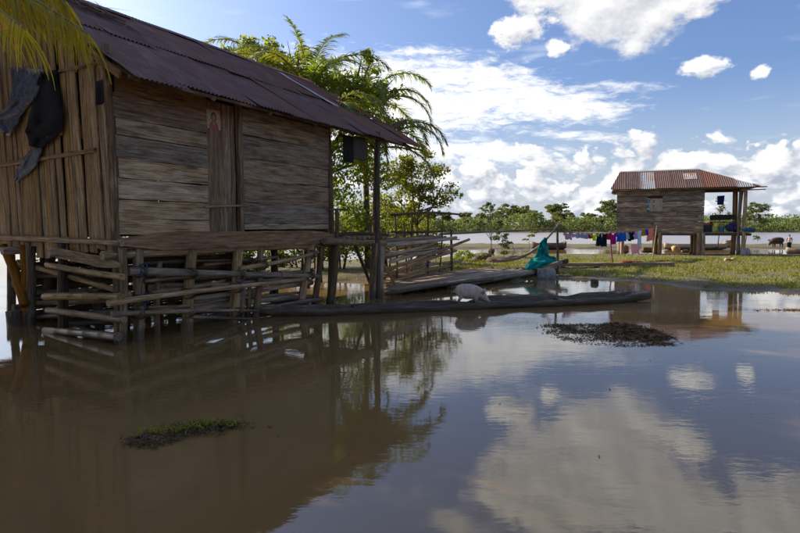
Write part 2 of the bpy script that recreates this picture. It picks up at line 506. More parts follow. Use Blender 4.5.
gm = ((n0 * 0.7 + n1 * 0.8 + n2 * 0.6 - 1.02) * 3.6 + Zs * 3.5 - 0.12).clamp()
k = mixc(t, gm * 0.85, mud, gr)
wet = Zs.ss(0.09, 0.0)
k = mixc(t, wet * 0.45, k, (0.050, 0.036, 0.024))
t.links.new(k.s, b.inputs['Base Color'])
t.links.new((wet * -0.5 + 0.9).s, b.inputs['Roughness'])
bp = nd(t, 'ShaderNodeBump'); bp.inputs['Strength'].default_value = 0.9; bp.inputs['Distance'].default_value = 0.06
t.links.new((n2 + n3 * 0.5).s, bp.inputs['Height']); t.links.new(bp.outputs[0], b.inputs['Normal'])
MUD = m
tag(put('ground', np_mesh('ground', V, FQ), None, None, MUD), kind='structure')

# ------------------------------------------------------------------ water
m, t, b = mat_new('flood_water')
geo = nd(t, 'ShaderNodeNewGeometry'); pos = S(t, geo.outputs['Position'])
sp = nd(t, 'ShaderNodeSeparateXYZ'); t.links.new(pos.s, sp.inputs[0])
X, Y = S(t, sp.outputs[0]), S(t, sp.outputs[1])
n1 = noise_tex(t, pos, 0.25, 4, 0.6)
k = mixc(t, n1.ss(0.3, 0.7), (0.185, 0.108, 0.038), (0.210, 0.126, 0.047))
k = mixc(t, Y.ss(36.0, 60.0), k, (0.27, 0.25, 0.245))             # pale sky reflection on the open river put into its colour
t.links.new(k.s, b.inputs['Base Color'])
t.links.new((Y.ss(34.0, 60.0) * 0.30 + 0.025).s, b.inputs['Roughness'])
b.inputs['IOR'].default_value = 1.78
w1 = noise_tex(t, comb(t, X * 0.8, Y * 2.2, 0.0), 1.1, 3, 0.5, 0.4)
w2 = noise_tex(t, comb(t, X * 1.0, Y * 2.4, 5.0), 6.0, 3, 0.55, 0.3)
w3 = noise_tex(t, comb(t, X, Y, 9.0), 0.22, 2, 0.5)
h = w1 * 0.0040 + w2 * (w3.ss(0.42, 0.7) * 0.0026 + 0.0007)
bp = nd(t, 'ShaderNodeBump'); bp.inputs['Strength'].default_value = 0.5; bp.inputs['Distance'].default_value = 1.0
t.links.new(h.s, bp.inputs['Height']); t.links.new(bp.outputs[0], b.inputs['Normal'])
WATER = m
wv = [(-2500, -400, 0), (2500, -400, 0), (2500, 4000, 0), (-2500, 4000, 0)]
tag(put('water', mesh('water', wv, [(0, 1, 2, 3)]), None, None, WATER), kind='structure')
# ------------------------------------------------------------------ materials of the settlement
PLANK = wood('weathered_plank', (0.062, 0.044, 0.029), (0.225, 0.165, 0.108), (0.42, 0.36, 0.28), 0.52)
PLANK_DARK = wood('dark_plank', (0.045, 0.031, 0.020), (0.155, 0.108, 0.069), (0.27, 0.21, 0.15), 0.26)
SKIRT = wood('skirting_plank', (0.075, 0.046, 0.028), (0.20, 0.125, 0.080), (0.32, 0.24, 0.17), 0.25)
SPLIT = wood('split_bamboo', (0.16, 0.105, 0.050), (0.46, 0.345, 0.195), (0.60, 0.50, 0.33), 0.35, gain=1.6, scale=0.8, crack=True, bands=True, vary=0.22)
CULM = wood('bamboo_culm', (0.085, 0.06, 0.036), (0.25, 0.185, 0.11), (0.40, 0.33, 0.23), 0.35, scale=0.7, rough=0.65, crack=True, bands=True, vary=0.3)
LOG = wood('round_timber', (0.065, 0.048, 0.032), (0.20, 0.152, 0.102), (0.36, 0.305, 0.235), 0.32, scale=1.2)
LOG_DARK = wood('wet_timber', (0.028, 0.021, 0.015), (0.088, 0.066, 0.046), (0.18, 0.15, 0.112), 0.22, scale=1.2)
LOG_PALE = wood('sunbleached_timber', (0.12, 0.095, 0.07), (0.28, 0.23, 0.175), (0.46, 0.41, 0.34), 0.4, scale=1.0)
ROOF = metal_sheet('old_purple_roofing', (0.170, 0.086, 0.078), (0.120, 0.050, 0.034), 0.48, 0.46, 0.22)
ROOF_RED = metal_sheet('rusty_roofing', (0.16, 0.085, 0.065), (0.15, 0.055, 0.028), 0.62, 0.55, 0.2)
ROOF_BROWN = metal_sheet('brown_roofing', (0.155, 0.112, 0.100), (0.105, 0.055, 0.042), 0.50, 0.6, 0.2)
ROOF_PALE = metal_sheet('galvanised_roofing', (0.42, 0.42, 0.42), (0.26, 0.13, 0.07), 0.33, 0.42, 0.35)
DARKCLOTH = cloth_mat('black_sheeting', (0.022, 0.022, 0.024), 0.02)
GREYTARP = plain('grey_plastic_sheet', (0.10, 0.11, 0.135), 0.6, 0.35, 0.05, 12, 0.4)
BLUETARP = plain('blue_grey_plastic_sheet', (0.085, 0.10, 0.13), 0.6, 0.35, 0.05, 12, 0.4)

# ------------------------------------------------------------------ the house on stilts: frame of reference
C0 = Vector((-4.27, 8.13, 0))
HU = Vector((0.514, 0.857, 0)).normalized()
HV = Vector((-HU.y, HU.x, 0))
def H(a, r, z): return C0 + HU * a + HV * r + Vector((0, 0, z))
def onfront(px, py, r=0.0):               # the point of the front plane (offset r) behind a photo pixel
    d = ray(px, py); n = HV
    s = (n.dot(C0) + r - n.dot(EYE)) / n.dot(d); return EYE + d * s
def ongable(px, py, a=0.0):
    d = ray(px, py); n = HU
    s = (n.dot(C0) + a - n.dot(EYE)) / n.dot(d); return EYE + d * s
WALL_L = 5.12
DEPTH = 6.4
RIDGE_R, RIDGE_Z, EAVE_R, EAVE_Z = 3.2, 6.20, -0.80, 3.87
def roof_z(r):
    s = (RIDGE_Z - EAVE_Z) / (RIDGE_R - EAVE_R)
    return EAVE_Z + s * (r - EAVE_R) if r <= RIDGE_R else RIDGE_Z - s * (r - RIDGE_R)

house = empty('stilt_house', H(2.5, 3.0, 0))
tag(house, 'large weathered wooden house on stilts with split bamboo gable and purple tin roof', 'house')

# front wall, left section and right section
zl = [1.66, 1.91, 2.21, 2.53, 2.82, 3.17, 3.43, 3.80, 4.30]
for i in range(len(zl) - 1):
    z0, z1 = zl[i] + 0.001, zl[i + 1] - random.choice((.003, .008, .014))
    zc = (z0 + z1) / 2; tlt = random.uniform(-.012, .012)
    o = random.uniform(-.014, .014)
    board('plank', H(-0.02 + random.uniform(-.03, .05), o, zc + tlt), H(1.66, o, zc - tlt), z1 - z0, 0.035,
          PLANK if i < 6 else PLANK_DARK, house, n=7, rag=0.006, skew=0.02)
zr = [1.73, 1.85, 2.25, 2.70, 3.10, 3.53, 4.03, 4.28]
for i in range(len(zr) - 1):
    z0, z1 = zr[i] + 0.001, zr[i + 1] - random.choice((.003, .008, .014))
    zc = (z0 + z1) / 2; tlt = random.uniform(-.012, .012)
    o = random.uniform(-.014, .014)
    board('plank', H(2.46 + random.uniform(-.02, .02), o, zc + tlt), H(WALL_L + random.uniform(-.05, .04), o, zc - tlt), z1 - z0, 0.035,
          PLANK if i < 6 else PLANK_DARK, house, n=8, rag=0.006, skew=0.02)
# door of three upright boards, its poster and the bar across it
door = empty('door', H(2.0, 0.05, 1.6)); door.parent = house
door.matrix_basis = WM[house.name].inverted() @ WM[door.name]
for a0, a1, r in ((1.68, 2.05, 0.045), (2.06, 2.24, 0.06), (2.245, 2.33, 0.05)):
    board('door_board', H((a0 + a1) / 2, r, 1.62), H((a0 + a1) / 2, r, 4.02), a1 - a0, 0.03, PLANK_DARK, door, up=HU, n=5, rag=0.004)
board('jamb', H(2.40, -0.015, 1.55), H(2.40, -0.015, 4.22), 0.10, 0.09, PLANK_DARK, house, up=HU, n=5)
board('jamb', H(1.64, 0.09, 1.55), H(1.64, 0.09, 4.22), 0.08, 0.07, PLANK_DARK, house, up=HU, n=5)
m, t, b = mat_new('poster_print')
tcn = nd(t, 'ShaderNodeTexCoord'); sp = nd(t, 'ShaderNodeSeparateXYZ'); t.links.new(tcn.outputs['Object'], sp.inputs[0])
PX, PZ = S(t, sp.outputs[0]), S(t, sp.outputs[2])
def ell(cx, cz, rx, rz):
    u = (PX - cx) / rx; v = (PZ - cz) / rz
    return (u * u + v * v).ss(1.08, 0.92)
k = mixc(t, PZ.ss(0.335, 0.34), (0.50, 0.37, 0.20), (0.34, 0.045, 0.035))
k = mixc(t, ell(0.15, 0.215, 0.062, 0.085), k, (0.030, 0.018, 0.014))
k = mixc(t, ell(0.15, 0.205, 0.040, 0.055), k, (0.34, 0.19, 0.12))
k = mixc(t, ell(0.15, 0.02, 0.105, 0.125), k, (0.36, 0.035, 0.04))
k = mixc(t, ell(0.15, 0.115, 0.022, 0.045), k, (0.34, 0.19, 0.12))
dn = noise_tex(t, S(t, tcn.outputs['Object']), 18, 4, 0.6)
k = mixc(t, (dn - 0.35).ss(0.0, 0.3) * 0.55, k, (0.16, 0.12, 0.08))
t.links.new(k.s, b.inputs['Base Color']); b.inputs['Roughness'].default_value = 0.6
pm, pl_ = frame(H(1.70, 0.024, 3.53), H(2.00, 0.024, 3.53))
pv = [(0, 0, 0), (.3, 0, 0), (.3, 0, .40), (0, 0, .40), (0, .003, 0), (.3, .003, 0), (.3, .003, .40), (0, .003, .40)]
tag(put('poster', mesh('poster', pv, [(0, 1, 2, 3), (7, 6, 5, 4), (0, 4, 5, 1), (1, 5, 6, 2), (2, 6, 7, 3), (3, 7, 4, 0)]), door, pm, m),
    'faded red and cream portrait poster')
pole('door_bar', onfront(205, 207, -0.05), onfront(249, 206, -0.05), 0.022, 0.02, LOG, house)
# long hull-shaped skirting plank along the floor
board('skirting_plank', H(-0.08, -0.09, 1.555), H(WALL_L + 0.02, -0.09, 1.545), 0.30, 0.05, SKIRT, house, n=14, rag=0.006,
      taper=lambda s: 0.35 + 0.65 * min(1, s / 0.16, (1 - s) / 0.10) if s < 0.2 or s > .85 else 1.0)
# split bamboo of the gable, upright strips
r = 0.10
while r < DEPTH:
    w = random.choice((0.09, 0.13, 0.16, 0.22, 0.26))
    lean = 0.05 + random.uniform(-.03, .04) - 0.012 * r
    zb = 1.40 + random.uniform(-.08, .05) - (0.16 if 1.3 < r < 2.5 and random.random() < .6 else 0)
    zt = roof_z(r) - 0.10
    o = random.uniform(-.02, .02)
    board('bamboo_strip', H(o, r + w / 2, zb), H(o - 0.05, r + w / 2 + lean, zt), w - random.choice((.002, .004, .006, .022)), 0.022, SPLIT, house,
          up=HV, n=6, rag=0.007, skew=0.01)
    r += w
# corner post, other walls, floor
pole('corner_post', H(-0.03, 0.03, -0.4), H(-0.10, 0.0, 4.45), 0.075, 0.06, LOG_DARK, house)
pole('corner_post', H(WALL_L, 0.06, -0.4), H(WALL_L, 0.06, 4.3), 0.075, 0.06, LOG_DARK, house)
for z in np.arange(1.7, 4.2, 0.36):
    board('plank', H(0, DEPTH, z), H(WALL_L, DEPTH, z), 0.39, 0.03, PLANK_DARK, house, n=4, rag=.002)
for z in np.arange(1.7, 6.0, 0.36):
    dd = 0.06 if z < 4.2 else (z - 4.15) / 0.5825
    board('plank', H(WALL_L, dd, z), H(WALL_L, DEPTH - dd, z), 0.39, 0.03, PLANK_DARK, house, n=4, rag=.002)
for i in range(16):
    a = 0.16 + i * 0.32
    board('floor_board', H(a, -0.02, 1.46), H(a, DEPTH, 1.46), 0.31, 0.03, PLANK_DARK, house, up=HU, n=3)
for rr in (0.05, 1.6, 3.2, 4.8, 6.3):
    pole('floor_beam', H(-0.25, rr, 1.36), H(5.5, rr, 1.37), 0.075, 0.07, LOG, house, bend=0.004)
# stilts
def stilt(px0, y0, px1, y1, rad, mat, r=0.0, nm='stilt'):
    top = onfront(px0, y0, r); bot = onfront(px1, y1, r)
    bot = bot + (bot - top).normalized() * 0.4
    return pole(nm, bot, top, rad * 1.08, rad * .95, mat, house, n=6, sides=8, bend=0.012, rough=0.09)
for a in ((139, 246, 139, 343, .085, LOG), (192, 247, 186, 331, .095, LOG), (239, 250, 233, 322, .10, LOG), (261, 246, 255, 318, .07, LOG),
          (311, 243, 302, 300, .085, LOG), (322, 243, 315, 307, .07, LOG_DARK)):
    stilt(*a)
for px, y1 in ((120, 345), (62, 337), (31, 327), (-30, 318)):
    q = ongable(px, 242); pole('stilt', ongable(px - 1, y1) - Vector((0, 0, .4)), q, 0.08, 0.075, LOG_DARK, house)
for rr in (1.7, 3.3, 4.9, 6.3):
    for a in (0.6, 2.1, 3.7, 5.0):
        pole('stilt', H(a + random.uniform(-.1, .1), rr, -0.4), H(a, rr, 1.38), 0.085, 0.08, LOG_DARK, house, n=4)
# slanting raker posts at the gable, warm light on them put into the timber's orange
RAKER = wood('sunlit_raker_timber', (0.09, 0.045, 0.018), (0.20, 0.11, 0.05), (0.30, 0.19, 0.10), 0.3)
pole('raker', ongable(25, 306, -.1), ongable(4, 246, -.05), 0.085, 0.08, RAKER, house)
pole('raker', ongable(23, 304, -.05) - Vector((0, 0, .6)), ongable(25, 245, .0), 0.085, 0.085, RAKER, house)

# rafters and purlins
for a in np.arange(0.0, 8.2, 1.3):
    pole('rafter', H(a, EAVE_R + 0.15, roof_z(EAVE_R + .15) - 0.085), H(a, RIDGE_R, RIDGE_Z - 0.085), 0.045, 0.045, LOG_DARK, house, bend=0)
    pole('rafter', H(a, 7.0, roof_z(7.0) - 0.085), H(a, RIDGE_R, RIDGE_Z - 0.085), 0.045, 0.045, LOG_DARK, house, bend=0, n=3)
for rr in (-0.62, 0.75, 2.1, 3.15, 4.6, 6.0):
    pole('purlin', H(-0.15, rr, roof_z(rr) - 0.075), H(8.35 + random.uniform(0, .25), rr, roof_z(rr) - 0.075), 0.032, 0.028, LOG_DARK, house, bend=0.002)
board('purlin', onfront(386, 130, 0.35), onfront(406, 121, 0.35) , 0.12, 0.05, LOG_DARK, house)
board('gable_board', H(-0.2, -0.5, roof_z(-.5) - .12), H(-0.2, RIDGE_R, RIDGE_Z - .12), 0.11, 0.03, PLANK_DARK, house, n=5)

# corrugated roofing, every sheet its own piece
def corrugated(name, w, L, amp=0.013, pitch=0.078, ns=6, warp=0.012):
    nw = int(round(w / pitch * 6)); ph = random.uniform(0, 6.28)
    v = []; f = []
    for j in range(ns + 1):
        y = L * j / ns
        for i in range(nw + 1):
            x = w * i / nw
            z = amp * math.sin(x / pitch * math.tau) + warp * math.sin(y * 2.3 + ph) * math.sin(x * 3 + ph) + warp * 0.6 * math.sin(y * 5 + ph * 2)
            yy = y + (random.uniform(-.006, .006) if j in (0, ns) else 0)
            v.append((x, yy, z))
    for j in range(ns):
        for i in range(nw):
            a = j * (nw + 1) + i; f.append((a, a + 1, a + nw + 2, a + nw + 1))
    return mesh(name, v, f, True)
SL = math.atan2(RIDGE_Z - EAVE_Z, RIDGE_R - EAVE_R)
def roof_matrix(a, r, lift, yaw=0.0, tilt=0.0, back=False):
    """sheet frame: x along the eave, y up the slope"""
    x = HU.copy(); y = HV * math.cos(SL + tilt) + Vector((0, 0, math.sin(SL + tilt)))
    if back: y = HV * -math.cos(SL) + Vector((0, 0, math.sin(SL))); x = -x
    z = x.cross(y)
    mm = Matrix((x, y, z)).transposed().to_4x4()
    mm = mm @ Matrix.Rotation(yaw, 4, 'Z')
    mm.translation = H(a, r, roof_z(r)) + z * lift
    return mm
cover = 0.80
for i in range(10):
    a = -0.20 + i * cover + random.uniform(-.02, .02)
    dr = {0: -0.04, 1: 0.10, 2: 0.10, 3: 0.02}.get(i, random.uniform(-.05, .05)) + (0.06 if i == 9 else 0)
    w = cover + 0.08 + (0.12 if i == 9 else 0)
    put('roof_sheet', corrugated('roof_sheet', w, 2.45), house,
        roof_matrix(a, EAVE_R + dr, 0.012 + 0.012 * (i % 2), random.uniform(-.012, .012), random.uniform(-.006, .006)), ROOF if i not in (8,) else ROOF_RED)
for i in range(10):
    a = -0.16 + i * cover * 1.02 + random.uniform(-.02, .02)
    rr = EAVE_R + 2.3 * math.cos(SL) + random.uniform(-.12, .06)
    put('roof_sheet', corrugated('roof_sheet', cover + 0.10, (RIDGE_R - rr) / math.cos(SL) + random.uniform(.0, .05)), house,
        roof_matrix(a, rr, 0.040 + 0.012 * (i % 2), random.uniform(-.012, .012)), ROOF if i not in (7, 9) else ROOF_RED)
# patched sheets towards the right end, a narrow pale strip painting sky reflected in a lifted edge
put('roof_sheet', corrugated('roof_sheet', 0.62, 2.2), house, roof_matrix(7.85, 0.55, 0.075, -0.05, -0.01), ROOF_RED)
put('roof_sheet', corrugated('roof_sheet', 0.17, 2.3, amp=.006), house, roof_matrix(6.25, 0.75, 0.085, -0.03, 0.0), ROOF_PALE)
put('roof_sheet', corrugated('roof_sheet', 0.70, 1.6), house, roof_matrix(7.75, -0.72, 0.045, 0.03, 0.015), ROOF_RED)
bs = corrugated('roof_sheet', cover + 0.08, 4.7)
for i in range(10):
    put('roof_sheet', bs, house, roof_matrix(0.65 + i * cover, 7.2, 0.012 + 0.012 * (i % 2), 0, 0, True), ROOF)
cv = []; cf = []
for i in range(13):
    a = -0.2 + i * 8.5 / 12
    for k in (-1, 0, 1):
        cv.append(H(a, RIDGE_R + k * 0.16, RIDGE_Z + 0.085 - abs(k) * 0.105 + random.uniform(-.008, .008)))
for i in range(12):
    for k in (0, 1):
        q = i * 3 + k; cf.append((q, q + 1, q + 4, q + 3))
put('ridge_cap', mesh('ridge_cap', cv, cf, True), house, None, ROOF)

# close-set logs at the back of the pen under the floor
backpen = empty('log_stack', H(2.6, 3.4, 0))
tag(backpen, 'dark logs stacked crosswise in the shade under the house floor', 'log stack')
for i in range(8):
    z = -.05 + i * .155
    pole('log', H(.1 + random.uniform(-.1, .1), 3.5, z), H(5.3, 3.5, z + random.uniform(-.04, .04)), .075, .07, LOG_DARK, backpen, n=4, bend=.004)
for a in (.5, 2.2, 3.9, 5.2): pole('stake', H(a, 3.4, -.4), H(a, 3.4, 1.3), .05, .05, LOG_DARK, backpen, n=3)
# porch at the right end
def fpole(name, x0, y0, x1, y1, r0, r1, mat, par, r=-0.2, rb=None, **kw):
    return pole(name, onfront(x0, y0, r), onfront(x1, y1, r if rb is None else rb), r0, r1, mat, par, **kw)
pole('porch_post', on(377.5, 298) - Vector((0, 0, .4)), at(378, 132, on(377.5, 298).y), 0.072, 0.066, LOG_DARK, house, n=8, sides=8, bend=0.004)
PY = on(377.5, 298).y
pole('porch_post', at(371.5, 299, PY - .15) - Vector((0, 0, .4)), at(375, 243, PY - .12), 0.085, 0.085, LOG_DARK, house)
pole('porch_post', at(380, 298, PY + .1) - Vector((0, 0, .4)), at(382, 246, PY + .1), 0.08, 0.08, LOG, house)
fpole('porch_beam', 324, 241, 385, 243, 0.085, 0.08, LOG, house, -0.25)
fpole('porch_beam', 326, 235.5, 388, 235, 0.045, 0.04, LOG_DARK, house, -0.05)
fpole('porch_post', 329, 309, 337.5, 243, 0.10, 0.09, LOG_DARK, house, -0.2)
fpole('porch_post', 337, 243, 337, 209, 0.055, 0.05, LOG_DARK, house, -0.1)
fpole('porch_rail', 329, 210, 347, 209.5, 0.03, 0.025, LOG_DARK, house, -0.1)
fpole('brace', 355, 246, 371, 286, 0.045, 0.04, LOG_DARK, house, -0.05)
fpole('brace', 383, 264, 400, 296, 0.04, 0.035, LOG, house, -0.1)
fpole('porch_post', 366, 218, 371, 236, 0.04, 0.04, LOG_DARK, house, 0.5)
for i in range(9):
    pole('porch_joist', H(5.35 + i * 0.21, -0.25, 1.50 + .02 * (i % 2)), H(5.35 + i * 0.21, 2.6, 1.50 + .02 * (i % 2)), 0.05, 0.045, LOG, house, n=3)
for a, rr in ((5.6, 2.4), (7.1, 2.4)):
    pole('porch_post', H(a, rr, -.4), H(a, rr, roof_z(rr) - .1), .07, .06, LOG_DARK, house)
pole('porch_plate', H(5.1, -0.38, 3.99), H(7.6, -0.40, 3.99), 0.05, 0.045, LOG_DARK, house, bend=0)
pole('porch_beam', H(5.3, 2.4, 1.40), H(7.3, 2.4, 1.40), 0.07, 0.07, LOG, house)

# ------------------------------------------------------------------ cloths and sheets: a hanging sheet with folds
def hang(name, top0, top1, drop, mat, folds=3, depth=0.05, n=10, m=8, hem=0.06, parent=None, droop=0.0, narrow=0.0, cut=None, hole=None):
    """cloth hung from the line top0-top1; a doubled layer with thickness"""
    top0 = Vector(top0); top1 = Vector(top1)
    d = (top1 - top0); side = Vector((-d.y, d.x, 0)).normalized(); ph = random.uniform(0, 6.28)
    v = []; f = []
    hz = [random.uniform(-hem, hem) for _ in range(n + 1)]
    for j in range(m + 1):
        s = j / m
        for i in range(n + 1):
            u = i / n
            uu = 0.5 + (u - 0.5) * (1 - narrow * s)
            p = top0 + d * uu
            p.z -= droop * 4 * u * (1 - u) * (1 - s) + (drop * (cut(u) if cut else 1) + hz[i] * 0.5) * s
            p += side * depth * (0.35 + s) * math.sin(u * folds * math.tau + ph + s * 0.9) * min(1, s * 3 + .15)
            v.append(p)
    for j in range(m):
        for i in range(n):
            if hole and hole((i + .5) / n, (j + .5) / m): continue
            a = j * (n + 1) + i; f.append((a, a + 1, a + n + 2, a + n + 1))
    base = (top0 + top1) / 2
    me = mesh(name, [p - base for p in v], f, True)
    o = put(name, me, parent, Matrix.Translation(base), mat)
    md = o.modifiers.new('thickness', 'SOLIDIFY'); md.thickness = 0.006
    return o
# dark cloths on the porch beam
tag(hang('hanging_cloth', H(5.22, -.32, 3.90), H(5.62, -.32, 3.90), .62, DARKCLOTH, 2, .02, hem=.02),
    'black cloth hung under the purple tin eave beside the house wall', 'cloth')
BROWNC = cloth_mat('brown_sacking', (0.10, 0.085, 0.07), 0.1)
tag(hang('hanging_cloth', H(5.64, -.32, 3.92), H(6.05, -.36, 3.92), .55, BROWNC, 1.5, .03, hem=.05, narrow=-.25),
    'greyish brown sackcloth hung under the eave next to the black cloth', 'cloth')

# plastic sheeting on the gable wall
def sheet_grid(name, rows, mat, folds=0.03, label=None):
    """rows of photo pixels across the gable, turned into a crumpled sheet"""
    v = []; f = []; n = 9; base = ongable(rows[0][0][0], rows[0][0][1], -0.06)
    R2 = []
    for (x0, y0), (x1, y1) in rows: R2.append(((x0, y0), (x1, y1)))
    sub = 4; J = (len(R2) - 1) * sub
    for j in range(J + 1):
        k = min(j // sub, len(R2) - 2); s = (j - k * sub) / sub
        (a0, b0), (a1, b1) = R2[k]; (c0, e0), (c1, e1) = R2[k + 1]
        for i in range(n + 1):
            u = i / n
            x = (a0 + (a1 - a0) * u) * (1 - s) + (c0 + (c1 - c0) * u) * s
            y = (b0 + (b1 - b0) * u) * (1 - s) + (e0 + (e1 - e0) * u) * s
            off = -0.07 - folds * .7 * (1 + math.sin(u * 8 + j * 0.35 + 2 * math.sin(j * .5))) - folds * 0.8 * (1 + mn.noise(Vector((u * 5, j * .8, 1.3)))) - folds * .5 * mn.noise(Vector((u * 11, j * 1.7, 4.3)))
            v.append(ongable(x + mn.noise(Vector((u * 3, j * .4, 5))) * 2.0, y, off) - base)
    for j in range(J):
        for i in range(n):
            a = j * (n + 1) + i; f.append((a, a + 1, a + n + 2, a + n + 1))
    o = put(name, mesh(name, v, f, True), None, Matrix.Translation(base), mat)
    md = o.modifiers.new('thickness', 'SOLIDIFY'); md.thickness = 0.006
    return tag(o, label, 'tarpaulin')
sheet_grid('tarpaulin', [((10, 67), (47, 70)), ((14, 85), (43, 82)), ((8, 105), (38, 95)), ((-6, 117), (24, 112)), ((-8, 122), (18, 122)), ((3, 132), (10, 137))], BLUETARP, 0.035,
           'crumpled blue grey plastic sheet hung on the bamboo gable at the left edge')
sheet_grid('tarpaulin', [((40, 73), (56, 70)), ((36, 90), (60, 88)), ((28, 122), (63, 112)), ((26, 132), (63, 131)), ((30, 146), (50, 141)), ((36, 148), (42, 148))], DARKCLOTH, 0.04,
           'black plastic sheet hanging in folds on the bamboo gable')
sheet_grid('tarpaulin', [((48, 136), (58, 134)), ((30, 150), (44, 146)), ((24, 158), (37, 166)), ((17, 170), (27, 175)), ((15, 181), (17, 182))], GREYTARP, 0.02,
           'grey twisted tail of plastic sheet below the black sheet on the gable')
bp_ = pole('bamboo_rod', ongable(-20, 168.5, -.05), ongable(97, 150, -.05), 0.045, 0.04, CULM, house, nodes=6, bend=0.003)
pole('bamboo_rod', ongable(60, 72, -.05), ongable(106, 61, -.05), 0.035, 0.03, CULM, house, nodes=4, bend=0.003)
pole('bamboo_rod', ongable(-20, 236.5, -.10), ongable(122, 243.5, -.10), 0.055, 0.045, CULM, house, nodes=7, bend=0.004)
tag(hang('rag', ongable(96, 82, -.12), ongable(105, 79, -.12), .34, DARKCLOTH, 1.5, .02, hem=.05),
    'black rag hanging at the house corner under the roof edge', 'rag')

# ------------------------------------------------------------------ pen of poles tied round the stilts
pen = empty('pole_pen', H(2.4, -0.2, 0))
tag(pen, 'pen of grey poles tied to the stilts along the front of the house', 'pen')
for x0, y0, x1, y1, r0, r1, off, mt in (
        (128, 272, 319, 276, .075, .05, -.13, LOG), (108, 304, 305, 279, .055, .04, -.20, LOG), (112, 314, 258, 311, .045, .03, -.16, LOG),
        (190, 316, 257, 319, .04, .03, -.12, LOG_PALE), (240, 269, 318, 252, .05, .045, -.14, LOG), (268, 309, 322, 299, .045, .05, -.18, LOG_PALE),
        (190, 301, 312, 283, .07, .07, .22, LOG), (188, 309, 312, 297, .085, .08, .34, LOG_PALE), (190, 322, 300, 303, .08, .07, .45, LOG),
        (150, 289, 235, 284, .08, .07, .55, LOG), (140, 259, 250, 262, .05, .05, .5, LOG_DARK), (168, 300, 312, 270, .05, .05, .75, LOG_DARK)):
    pole('rail', onfront(x0, y0, off), onfront(x1, y1, off), r0 * .92, r1 * .92, mt, pen, n=9, sides=8, bend=0.018, rough=0.13)
for px, yt, yb in ((243, 272, 322), (250, 285, 318), (160, 262, 335)):
    pole('stake', onfront(px - 2, yb, .16) - Vector((0, 0, .3)), onfront(px, yt, .16), .05, .045, LOG, pen)
for px_, py_ in ((139, 272), (190, 273), (238, 274.5), (308, 276), (139, 300), (188, 293.5), (236, 288), (137, 314), (187, 312.5), (236, 311.5), (311, 254), (261, 265)):
    c = onfront(px_, py_, -.06); v = []; f = []                          # rope lashings
    for w_ in (-.03, 0.0, .03):
        tube(v, f, [HU * w_ + HV * math.cos(q) * .17 + Vector((0, 0, math.sin(q) * .085)) for q in np.linspace(0, math.tau, 13)], .011, 5, False)
    put('lashing', mesh('lashing', v, f, True), pen, Matrix.Translation(c), LOG_DARK)
rr_ = random.Random(3)
for k in range(13):                                                     # thinner poles woven between the heavy ones
    x0 = rr_.uniform(122, 215); x1 = x0 + rr_.uniform(70, 120); yy = rr_.uniform(262, 318)
    x1 = min(x1, 318); s0 = (x0 - 130) / 190; s1 = (x1 - 130) / 190
    f0 = 226 + (yy - 226) * (1 - .30 * s0); f1 = 226 + (yy - 226) * (1 - .30 * s1) + rr_.uniform(-5, 5)
    off = rr_.choice((-.10, .12, .18, .28)); q = rr_.uniform(.022, .04)
    pole('rail', onfront(x0, f0, off), onfront(x1, f1, off), q, q * .8, rr_.choice((LOG, LOG, LOG_PALE, LOG_DARK)), pen, n=8, sides=6, bend=0.016, rough=0.1)
PINK = cloth_mat('pink_tie', (0.40, 0.10, 0.20), .2); BLUE = cloth_mat('blue_tie', (0.05, 0.08, 0.13), .1)
for px, py, mt in ((279, 275, PINK), (262, 284, PINK), (143, 268, BLUE), (146, 298, BLUE), (240, 279, BLUE)):
    c = onfront(px, py, -.14); v = []; f = []
    tube(v, f, [c + Vector((math.cos(q) * .07, math.sin(q) * .04, math.sin(q) * .07 + random.uniform(-.01, .01))) - c for q in np.linspace(0, 6.1, 9)], .012, 5)
    v += [Vector((0.0, -.09, -.03)), Vector((.05, -.10, -.05)), Vector((.06, -.11, -.16)), Vector((.0, -.10, -.13))]; f.append((len(v) - 4, len(v) - 3, len(v) - 2, len(v) - 1))
    put('tie', mesh('tie', v, f, True), pen, Matrix.Translation(c), mt)
pen2 = empty('pole_pen', H(-0.1, 0.8, 0))
tag(pen2, 'open pen of bamboo poles under the gable end at the left', 'pen')
for x0, y0, x1, y1, r0, r1, off, mt in (
        (47, 264.5, 123, 277, .045, .05, -.18, CULM), (18, 262, 130, 294, .05, .05, .10, CULM), (45, 296.5, 121, 297, .065, .06, -.16, CULM),
        (48, 310, 124, 320, .055, .055, -.16, CULM), (45, 330, 119, 337, .06, .07, -.16, CULM), (25, 277, 112, 275, .04, .04, .25, LOG_DARK),
        (22, 293, 100, 290, .05, .05, .30, LOG_DARK), (28, 303, 112, 300, .05, .05, .35, LOG), (25, 318, 110, 312, .05, .05, .3, LOG),
        (20, 325, 118, 322, .05, .05, .5, LOG_DARK), (46, 338, 90, 346, .05, .04, -.2, LOG_DARK)):
    pole('rail', ongable(x0, y0, off), ongable(x1, y1, off), r0, r1, mt, pen2, n=7, bend=0.008, nodes=5 if mt is CULM else 0)
board('rail_board', ongable(58, 253, -.13), ongable(120, 265.5, -.13), .17, .03, PLANK, pen2, n=6, taper=lambda s: 1.0 if s < .8 else 1 - (s - .8) * 3)
pole('stake', ongable(62.5, 340, -.08) - Vector((0, 0, .3)), ongable(62.5, 242, -.08), .055, .05, LOG_DARK, pen2)
pole('stake', ongable(120, 346, -.08) - Vector((0, 0, .3)), ongable(122, 248, -.08), .06, .055, LOG, pen2)
# log stump in the water by the gable
sp0 = ongable(18, 334, -.15)
tag(pole('log_stump', sp0 + Vector((0, 0, -.3)), sp0 + Vector((-.05, .05, .42)), .17, .15, LOG_DARK, None, n=5, sides=9),
    'thick dark log stump in the water at the left edge', 'stump')
